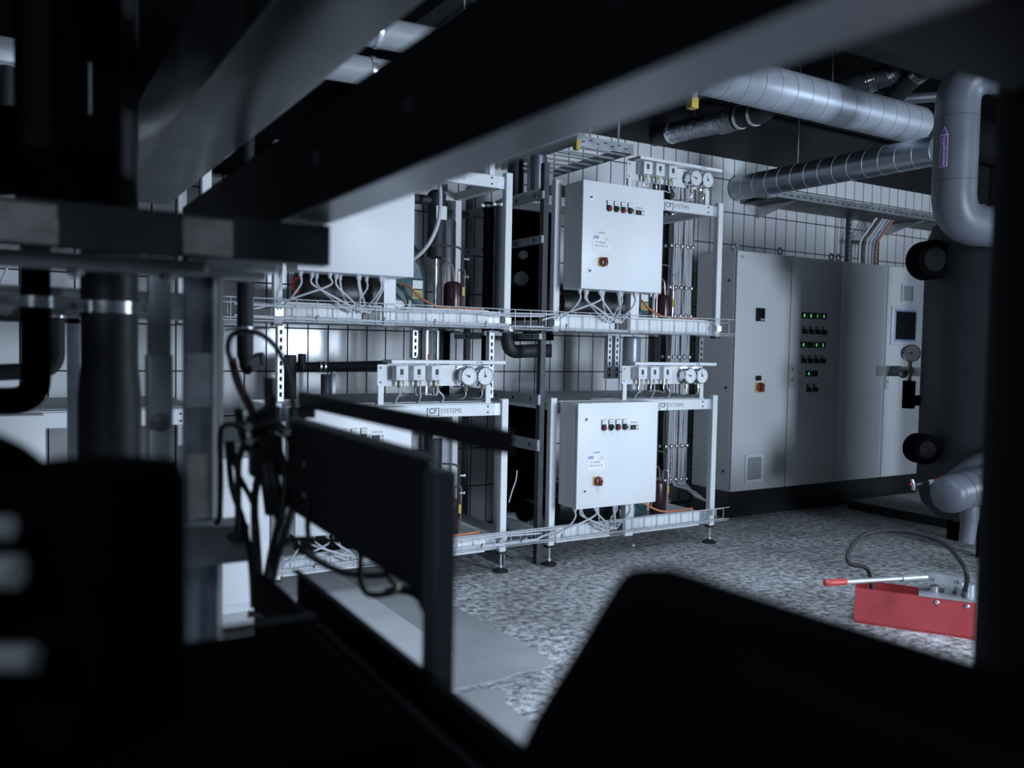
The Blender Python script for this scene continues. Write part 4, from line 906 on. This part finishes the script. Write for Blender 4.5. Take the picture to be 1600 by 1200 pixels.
# ------------------------------------------------------------------ dark equipment close to the photographer
def strut_y(name, label, x0, x1, y0, y1, z0, z1, m, group=None, bolts=(), tk=.003):
    """channel running into the room, open on its upper side"""
    t = thing(name, label, 'beam', ((x0+x1)/2, (y0+y1)/2, z0), group)
    MB().box(x0, x1, y0, y1, z0, z0+tk).build('bottom_flange', m, t)
    MB().box(x0, x0+tk, y0, y1, z0+tk, z1).box(x1-tk, x1, y0, y1, z0+tk, z1).box(x0, x0+.012, y0, y1, z1-tk, z1).box(x1-.012, x1, y0, y1, z1-tk, z1).build('channel_web', 'web', t)  # sides blackened to carry their shade, unlike the bottom flange
    for y in bolts:
        MB().lathe((x0, y, (z0+z1)/2), (-1, 0, 0), [(.014, 0), (.014, .0012), (.009, .0014), (.009, .006)], 6).build('bolt', 'dsteel', t)
    return t
FR = 'dark channels of the near pipe frame'
strut_y('overhead_channel', 'long steel channel overhead with shade-blackened sides and a grey underside, near the lens', .422, .497, -1.2, 2.46, 1.467, 1.617, 'chanl', FR, (.55, .95, 1.3))
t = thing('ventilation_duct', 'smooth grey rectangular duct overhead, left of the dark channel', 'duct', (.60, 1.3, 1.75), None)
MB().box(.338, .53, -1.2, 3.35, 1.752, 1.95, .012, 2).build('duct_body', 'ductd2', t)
t = thing('cross_channel', 'dark horizontal channel across the left, just under the overhead channel', 'beam', (-.4, 1.49, 1.393), FR)
cc = MB()
for q in ((1.464, 1.467, 1.393, 1.463), (1.467, 1.505, 1.393, 1.396), (1.467, 1.505, 1.460, 1.463), (1.502, 1.505, 1.396, 1.410), (1.502, 1.505, 1.446, 1.460)): cc.box(-1.9, .499, q[0], q[1], q[2], q[3])
cc.build('channel', 'dsteel', t)
for x0, x1 in ((-.06, .072), (.252, .330)):
    MB().box(x0, x1, 1.4605, 1.464, 1.396, 1.456, .001, 1).build('light_patch', 'plate', t)  # pale plates stand in for patches of light on the channel
t = thing('lower_rail', 'thin grey rail hanging just below the dark cross channel', 'rail', (-.3, 1.55, 1.352))
MB().box(-1.9, .30, 1.51, 1.57, 1.366, 1.392, .003, 1).build('rail', 'steel', t)
for x in (-.03, .10, .24): MB().lathe((x, 1.535, 1.366), (0, 0, -1), [(.013, 0), (.013, .008), (.007, .009), (.007, .014)], 6).build('bolt', 'steel', t)
t = thing('head_plate', 'pale galvanised head plate with bolts on top of the grey upright strut', 'plate', (.45, 1.84, 1.38))
MB().box(.335, .50, 1.80, 1.86, 1.402, 1.430, .002, 1).build('plate', 'galv', t)
MB().box(.30, .47, 1.78, 1.88, 1.385, 1.402, .002, 1).build('foot_plate', 'steel', t)
for x in (.36, .40, .44): MB().lathe((x, 1.83, 1.430), (0, 0, 1), [(.010, 0), (.010, .008), (.005, .009), (.005, .02)], 6).build('bolt', 'zinc', t)
# upright struts
t = thing('upright_strut', 'grey upright strut with a large washer bolt, left of the wider strut', 'strut', (.28, 1.88, 0), 'upright struts of the near frame')
MB().box(.257, .300, 1.87, 1.91, 1.226, 1.42, .004, 2).build('upper_piece', 'strutg', t)
MB().box(.254, .303, 1.866, 1.914, 1.07, 1.226, .004, 2).build('sleeve', 'strutg', t)
MB().box(.257, .300, 1.87, 1.91, 0.0, 1.07, .004, 2).build('lower_piece', 'strutg', t)
bo = MB().lathe((.275, 1.866, 1.088), (0, -1, 0), [(.019, 0), (.019, .003), (.011, .004)], 20).build('washer', 'zinc', t)
MB().lathe((.275, 1.862, 1.088), (0, -1, 0), [(.0075, 0), (.0075, .008)], 6).build('bolt', 'zinc', t)
t = thing('upright_strut', 'wide dark upright strut with two edges whitened to look lit and a stamped mark', 'strut', (.36, 1.84, 0), 'upright struts of the near frame')
MB().box(.322, .380, 1.83, 1.834, .885, 1.385).box(.322, .326, 1.834, 1.875, .885, 1.385).box(.322, .384, 1.871, 1.875, .6, 1.385).build('channel', 'strutd', t)
MB().box(.320, .374, 1.824, 1.8295, 1.115, 1.229, .002, 1).build('sleeve', 'strutg', t)
MB().box(.324, .370, 1.8265, 1.8299, .885, 1.02, .002, 1).build('cover_plate', 'plate', t)
MB().box(.374, .383, 1.822, 1.840, .885, 1.385).build('front_flange', 'white', t)  # both flanges white: light on the strut edges put into the colour
MB().box(.393, .402, 1.858, 1.878, .3, 1.385).build('rear_flange', 'white', t)
MB().box(.380, .398, 1.874, 1.878, .3, 1.385).build('web', 'strutd', t)
for z in (1.33, 1.22, .97): MB().lathe((.389, 1.874, z), (0, -1, 0), [(.006, 0), (.006, .006)], 8).build('bolt', 'zinc', t)
sl = MB().box(.343, .348, 1.8290, 1.8302, 1.300, 1.322).box(.354, .360, 1.8290, 1.8302, 1.300, 1.322).box(.343, .356, 1.8290, 1.8302, 1.309, 1.313).build('stamped_mark', 'grille', t)
MB().box(.320, .345, 1.83, 1.87, 0, .885).build('lower_leg', 'strutd', t)
t = thing('cross_channel', 'grey horizontal channel at knee height carrying the wide strut', 'beam', (.33, 1.77, .80), FR)
MB().box(.265, .43, 1.745, 1.749, .805, .880).box(.265, .43, 1.749, 1.84, .876, .880).box(.265, .43, 1.749, 1.84, .805, .809).build('channel', 'steel', t)
# side panel stand with the two long bars
t = thing('side_panel_stand', 'dark side panel with a long bar above it and a front post, centre foreground', 'panel', (.52, 1.35, .80))
MB().prism([(.500, 1.06, 1.100), (.500, 1.72, 1.097), (.500, 1.72, .915), (.500, 1.10, .905), (.500, 1.06, .88)], (.004, 0, 0)).build('side_panel', 'dpanel', t)
MB().box(.496, .516, 1.055, 1.73, 1.097, 1.104, .001, 1).build('top_lip', 'steel', t)
MB().box(.536, .552, .905, 1.77, 1.120, 1.150, .003, 1).build('long_bar', 'dpanel', t)
MB().box(.500, .552, 1.70, 1.715, 1.100, 1.124).build('bar_bracket', 'dpanel', t)
MB().box(.497, .528, 1.015, 1.055, .60, 1.085, .002, 1).build('front_post', 'post', t)
for y, z in ((1.60, 1.02), (1.60, .96)): MB().lathe((.500, y, z), (-1, 0, 0), [(.006, 0), (.006, .004)], 8).build('rivet', 'steel', t)
MB().box(.43, .53, 1.0, 1.06, .60, .70).build('foot', 'dsteel', t)
strut_y('floor_channel', 'dark steel channel running into the room at thigh height, its far end lit', .418, .495, -.6, 1.62, .735, .810, 'dsteel', FR)
t = thing('equipment_base', 'big black housing filling the bottom left corner', 'housing', (-.3, .75, 0))
MB().box(-1.3, .302, .62, .935, .25, .940, .02, 3).build('housing', 'black', t)
MB().box(-1.3, .44, .05, .88, .10, .735, .03, 3).build('lower_housing', 'black', t)
MB().box(.20, .305, .925, .940, .938, .944).build('top_edge', 'dsteel', t)
t = thing('insulated_stub', 'broad black insulated pipe stub with a flat top at the left', 'pipe', (.066, .77, .93))
MB().lathe((.066, .775, .80), (0, 0, 1), [(.068, 0), (.070, .02), (.070, .335), (.064, .350)], 36).build('insulation', 'black', t)
t = thing('insulated_bend', 'fat black insulated pipe bend at the left edge, in front of the stub', 'pipe', (-.1, .78, 1.1))
MB().tube(elbow([(-.6, .93, 1.138), (.0, .79, 1.135), (.0, .785, .9)], .045, 10), .050, 26).build('insulation', 'black', t)
# black housing at the lower right and black pipe at the right edge
t = thing('pump_housing', 'big black rounded housing at the lower right, out of focus', 'housing', at(1150, 1250, .55))
d0 = .62; pf = [(812, 1170), (838, 1115), (962, 910), (972, 897), (985, 889), (1000, 886), (1050, 886), (1250, 951), (1520, 1034), (1720, 1096), (1720, 1500), (740, 1500)]
base = [at(x, y, d0) for x, y in pf]
hd = Vector((f_.x, f_.y, 0)).normalized()
MB().prism(base, -hd*.22).build('housing', 'black', t)
t = thing('insulated_column', 'wide black insulated upright pipe along the right edge, very close', 'pipe', (1.35, .28, 0))
MB().lathe((1.427, .123, 0), (0, 0, 1), [(.60, 0), (.60, 3.5)], 64).build('insulation', 'black', t)  # radius enlarged out of view to block window light on near parts
t = thing('overhead_bar', 'broad dark blurred bar overhead at the upper right corner', 'beam', (1.2, .45, 1.55), None)
MB().box(.52, .98, .40, .545, 1.553, 1.75, .01, 2).build('bar', 'dpanel', t)
# insulated risers with clamps on a rail
t = thing('insulated_riser', 'slim black insulated riser with a shiny clamp, bending left at its foot', 'pipe', (.0625, 2.16, 1.1), 'black insulated risers at the left')
MB().tube(elbow([(.0625, 2.16, 3.5), (.0625, 2.16, 1.115), (-.8, 2.10, 1.115)], .05), .030, 22).build('insulation', 'black', t)
MB().lathe((.0625, 2.16, 1.322), (0, 0, 1), [(.0365, 0), (.0365, .011), (.0345, .0125), (.0365, .014), (.0365, .025)], 22).box(-.012, .028, 2.125, 2.135, 1.322, 1.347).box(.097, .14, 2.125, 2.135, 1.322, 1.347).build('pipe_clamp', 'zinc', t)
t = thing('insulated_riser', 'thick black insulated riser with a bolted clamp, right of the slim one', 'pipe', (.204, 2.08, 0), 'black insulated risers at the left')
MB().lathe((.204, 2.08, 0), (0, 0, 1), [(.066, 0), (.066, 1.12), (.059, 1.20), (.059, 3.5)], 30).build('insulation', 'black2', t)
MB().lathe((.204, 2.08, 1.312), (0, 0, 1), [(.0615, 0), (.0615, .026)], 30).box(.258, .292, 2.03, 2.05, 1.312, 1.338).box(.112, .148, 2.03, 2.05, 1.312, 1.338).build('pipe_clamp', 'zinc', t)
MB().lathe((.278, 2.03, 1.325), (0, -1, 0), [(.011, 0), (.011, .003), (.006, .004), (.006, .010)], 12).lathe((.128, 2.03, 1.325), (0, -1, 0), [(.007, 0), (.007, .008)], 8).build('clamp_bolt', 'chrome', t)
t = thing('mounting_rail', 'galvanised mounting rail with slotted holes behind the two black risers', 'rail', (.1, 2.2, 1.31), None)
MB().box(-1.2, .385, 2.20, 2.204, 1.312, 1.362).box(-1.2, .385, 2.204, 2.24, 1.358, 1.362).box(-1.2, .385, 2.204, 2.24, 1.312, 1.316).build('rail', 'galv', t)
MB().box(-1.2, .385, 2.194, 2.204, 1.361, 1.371).box(-1.2, .385, 2.194, 2.204, 1.306, 1.313).build('lip', 'zinc', t)
for x in (-.1, .12, .33): MB().lathe((x, 2.2, 1.337), (0, -1, 0), [(.013, 0), (.013, .001)], 16).build('slotted_hole', 'hole', t)
MB().lathe((.345, 2.199, 1.337), (0, -1, 0), [(.014, 0), (.014, .006), (.008, .007), (.008, .012)], 6).build('bolt', 'zinc', t)
t = thing('perforated_rail', 'dark perforated rail with oval holes farther back at the left', 'rail', (-.2, 2.75, 1.31))
MB().box(-1.4, .19, 2.75, 2.755, 1.298, 1.345).build('rail', 'dsteel', t)
MB().box(-1.4, .19, 2.745, 2.76, 1.344, 1.349).build('lip', 'zinc', t)
for k in range(8): MB().lathe((-.30+.044*k, 2.7495, 1.322), (0, -1, 0), [(.009, 0), (.009, .0008)], 14).build('oval_hole', 'grille', t)
MB().box(.16, .19, 2.75, 2.79, .6, 1.349).build('end_post', 'strutd', t)
t = thing('insulated_branch', 'thin dark insulated pipe bending left under a small clamp', 'pipe', (.12, 2.7, 1.15))
MB().tube(elbow([(.128, 2.70, 1.335), (.128, 2.70, 1.165), (-.2, 2.66, 1.15)], .05), .023, 18).build('insulation', 'foam', t)
MB().lathe((.128, 2.70, 1.312), (0, 0, 1), [(.0255, 0), (.0255, .018)], 18).box(.06, .105, 2.71, 2.72, 1.312, 1.33).box(.15, .185, 2.71, 2.72, 1.312, 1.33).build('pipe_clamp', 'zinc', t)
single(MB().box(.168, .196, 2.90, 2.94, 0, 1.36, .002, 1), 'green_grey_strut', 'strutd', 'thin grey green strut between the two black risers', 'strut')
t = thing('small_riser', 'small grey insulated riser with a wire clamp beside the cable loop', 'pipe', (.50, 2.25, 1.1))
q = [Vector((at(383, 440, 2.3).x, at(383, 440, 2.3).y, 3.55)), at(383, 440, 2.3), at(383, 556, 2.3)]
MB().tube(q, .022, 18).build('insulation', 'foam', t)
MB().lathe(at(383, 514, 2.3), (0, 0, 1), [(.0245, -.006), (.0245, .006)], 18).tube([at(352, 516, 2.28), at(372, 513, 2.28)], .004, 6).tube([at(394, 512, 2.3), at(420, 513, 2.3)], .004, 6).build('pipe_clamp', 'zinc', t)
MB().lathe(at(383, 556, 2.3), (0, 0, -1), [(.022, 0), (.017, .012), (.015, .03)], 18).build('end_piece', 'rubber', t)
MB().tube([at(384, 575, 2.3), at(404, 562, 2.35), at(412, 561, 2.35)], .020, 14).build('side_stub', 'foam', t)
# hoses and cables hanging in front
hb = thing('hose_bundle', 'tied bundle of black hoses and fittings hanging left of the dark panel', 'hoses', at(405, 960, 1.75))
HB = [([(372, 640), (382, 690), (405, 720), (398, 780), (399, 860), (402, 940), (404, 1005)], .0085),
      ([(430, 690), (446, 740), (440, 800), (424, 865), (414, 930), (416, 1005)], .0085),
      ([(455, 690), (452, 760), (432, 830), (424, 900), (424, 1005)], .006),
      ([(362, 690), (372, 740), (396, 790), (404, 860), (408, 950)], .006),
      ([(470, 690), (463, 770), (445, 835), (428, 895), (420, 970)], .008),
      ([(356, 690), (362, 760), (380, 815), (392, 880), (396, 950)], .0065),
      ([(410, 640), (418, 700), (430, 760), (438, 810)], .012),
      ([(395, 650), (410, 700), (420, 760), (425, 800)], .016)]
for pl, r in HB: MB().tube([at(x, y, 1.72+.02*(i % 2)) for i, (x, y) in enumerate(pl)], r, 10, 7).build('hose', 'rubber', hb)
blk = at(418, 712, 1.74)
MB().box(blk.x-.035, blk.x+.03, blk.y-.02, blk.y+.03, blk.z-.045, blk.z+.045, .012, 2).build('valve_block', 'plast', hb)
MB().tube([at(368, 662, 1.7), at(395, 668, 1.7), at(430, 664, 1.72), at(460, 690, 1.72)], .010, 10, 5).build('manifold', 'plast', hb)
MB().tube([at(421, 590, 1.75), at(423, 640, 1.75), at(425, 690, 1.75)], .013, 12).build('riser', 'plast', hb)
MB().lathe(at(424, 650, 1.74), (0, 0, 1), [(.019, -.02), (.019, .02)], 6).build('nut', 'plast', hb)
for px, py in ((388, 668), (448, 676), (390, 690)): MB().lathe(at(px, py, 1.69), (-.2, -1, .2), [(.008, 0), (.008, .012)], 8).build('fitting', 'steel', hb)
MB().tube([at(398, 962, 1.71), at(428, 966, 1.71)], .006, 8).lathe(at(396, 960, 1.71), (-1, 0, .2), [(.006, 0), (.008, .01)], 8).build('cable_tie', 'plast', hb)
LONE = [('cable_loop', [(362, 566), (356, 545), (362, 524), (385, 517), (412, 525), (436, 550), (452, 590), (458, 630), (464, 675)], .0058, 'cabled', 1.72, 'grey cable looping over the hose bundle', 'cable'),
 ('braided_hose', [(362, 560), (372, 598), (390, 635), (402, 665), (415, 690)], .009, 'maroon', 1.74, 'dark red brown hose slanting down from the cable loop', 'hose'),
 ('hooked_lead', [(372, 664), (352, 664), (344, 680), (345, 740), (344, 790), (342, 812), (336, 818)], .0055, 'rubber', 1.70, 'thin black lead hooked down along the wide strut', 'lead'),
 ('hooked_lead', [(384, 690), (373, 720), (372, 790), (371, 830), (364, 842), (356, 836)], .007, 'rubber', 1.70, 'thicker black hooked lead right of the wide strut', 'lead'),
 ('slack_hose', [(436, 856), (455, 843), (490, 843), (530, 845), (566, 843), (600, 862), (622, 885)], .0052, 'rubber', 1.6, 'black hose running level below the dark panel', 'hose'),
 ('slack_hose', [(462, 850), (490, 872), (525, 890), (560, 898), (600, 898), (622, 884), (632, 868)], .0062, 'rubber', 1.55, 'black hose sagging in a shallow curve below the dark panel', 'hose'),
 ('dangling_hose', [(563, 820), (563, 880), (563, 905), (572, 926), (590, 930), (610, 926)], .0055, 'rubber', 1.5, 'black hose hanging down and turning to the brass fitting', 'hose'),
 ('dangling_hose', [(601, 840), (601, 880), (606, 900), (618, 914), (630, 917)], .0045, 'rubber', 1.5, 'thin black hose joining the brass fitting from above', 'hose'),
 ('thin_hose', [(482, 780), (481, 830), (490, 868), (510, 880)], .0055, 'rubber', 1.6, 'short black hose dropping from the dark panel at its left end', 'hose')]
for nm, pl, r, m, d, lab, ct in LONE:
    single(MB().tube([at(x, y, d) for x, y in pl], r, 10, 8), nm, m, lab, ct)
t = thing('brass_fitting', 'black hose end with a small brass fitting in front of the pale floor', 'fitting', at(625, 922, 1.5))
MB().tube([at(602, 926, 1.5), at(628, 922, 1.5), at(645, 926, 1.49), at(658, 934, 1.48)], .008, 10, 5).build('hose_end', 'rubber', t)
MB().lathe(at(616, 921, 1.495), at(626, 919, 1.49)-at(616, 921, 1.495), [(.009, 0), (.009, .012)], 8).build('ferrule', 'brass', t)
# things glimpsed at the far left
for i, (y, x, r, lab) in enumerate(((1029, 54, .0105, 'the lowest of three'), (894, 28, .0125, 'the middle one of three'), (825, 17, .0085, 'the uppermost of three'))):
    t = thing('pale_pipe', 'blurred pale pipe end at the left edge of the photo, %s' % lab, 'pipe', at(-60, y, .6), 'pale pipe ends at the left')
    e_ = at(-90, y, .6)
    MB().tube(elbow([at(x, y, .6), e_, Vector((e_.x-.02*i, e_.y, .945))], .015), r, 20).build('pipe', 'grille', t)
t = thing('high_tray', 'pale metal tray edge glimpsed at the upper left', 'tray', at(0, 75, 3.0))
q = at(0, 75, 3.0)
MB().box(q.x-.6, q.x+.085, q.y, q.y+.3, q.z-.045, q.z+.045, .006, 2).build('tray', 'galv', t)
single(MB().tube([at(12, 105, 3.0), at(11, 170, 3.0)], .025, 14), 'dark_pipe', 'foam', 'dark pipe below the pale tray at the upper left', 'pipe')
single(MB().box(at(30, 300, 1.2).x, at(60, 300, 1.2).x, 1.0, 1.04, 1.46, 3.55), 'dark_upright', 'web', 'dark upright post at the upper left', 'post')
q = at(108, 305, 1.62)
t = thing('insulated_riser', 'broad black riser standing on the cross channel at the upper left', 'pipe', (q.x, q.y, 1.463), 'black insulated risers at the left')
MB().lathe((q.x, q.y, 1.463), (0, 0, 1), [(.085, 0), (.090, .02), (.090, 2.08)], 32).build('insulation', 'black', t)
MB().cyl(at(141, 178, 1.52), at(141, 98, 1.52), .0022, n=8).build('pale_strip', 'steel', t)
single(MB().tube([at(-200, 232, 1.75), at(50, 236, 1.7)], .088, 24), 'insulated_stub', 'black', 'black insulated pipe stub at the left edge above the cross channel', 'pipe')
q = at(66, 300, 3.2)
t = thing('hanger_strut', 'dark ceiling strut with a small yellow end cap at the left above the cross channel', 'strut', (q.x, 2.92, q.z))
MB().box(q.x-.02, q.x+.03, 2.9, 2.95, q.z-.03, q.z+.05, .004, 1).build('yellow_cap', 'yellow', t)
MB().box(q.x-.012, q.x+.022, 2.905, 2.945, q.z+.04, 3.55).build('channel', 'black', t)
# small litter on the floor under the right rack
single(MB().lathe((2.70, 4.15, .0), (0, 0, 1), [(.022, 0), (.026, .012), (.018, .024), (.008, .03)], 10), 'crumpled_paper', 'paper', 'crumpled white scrap on the floor behind the middle foot', 'scrap')
single(MB().box(3.42, 3.44, 4.15, 4.165, 0, .012, .003, 1), 'white_crumb', 'paper', 'tiny white crumb on the floor under the lower right machine', 'crumb')
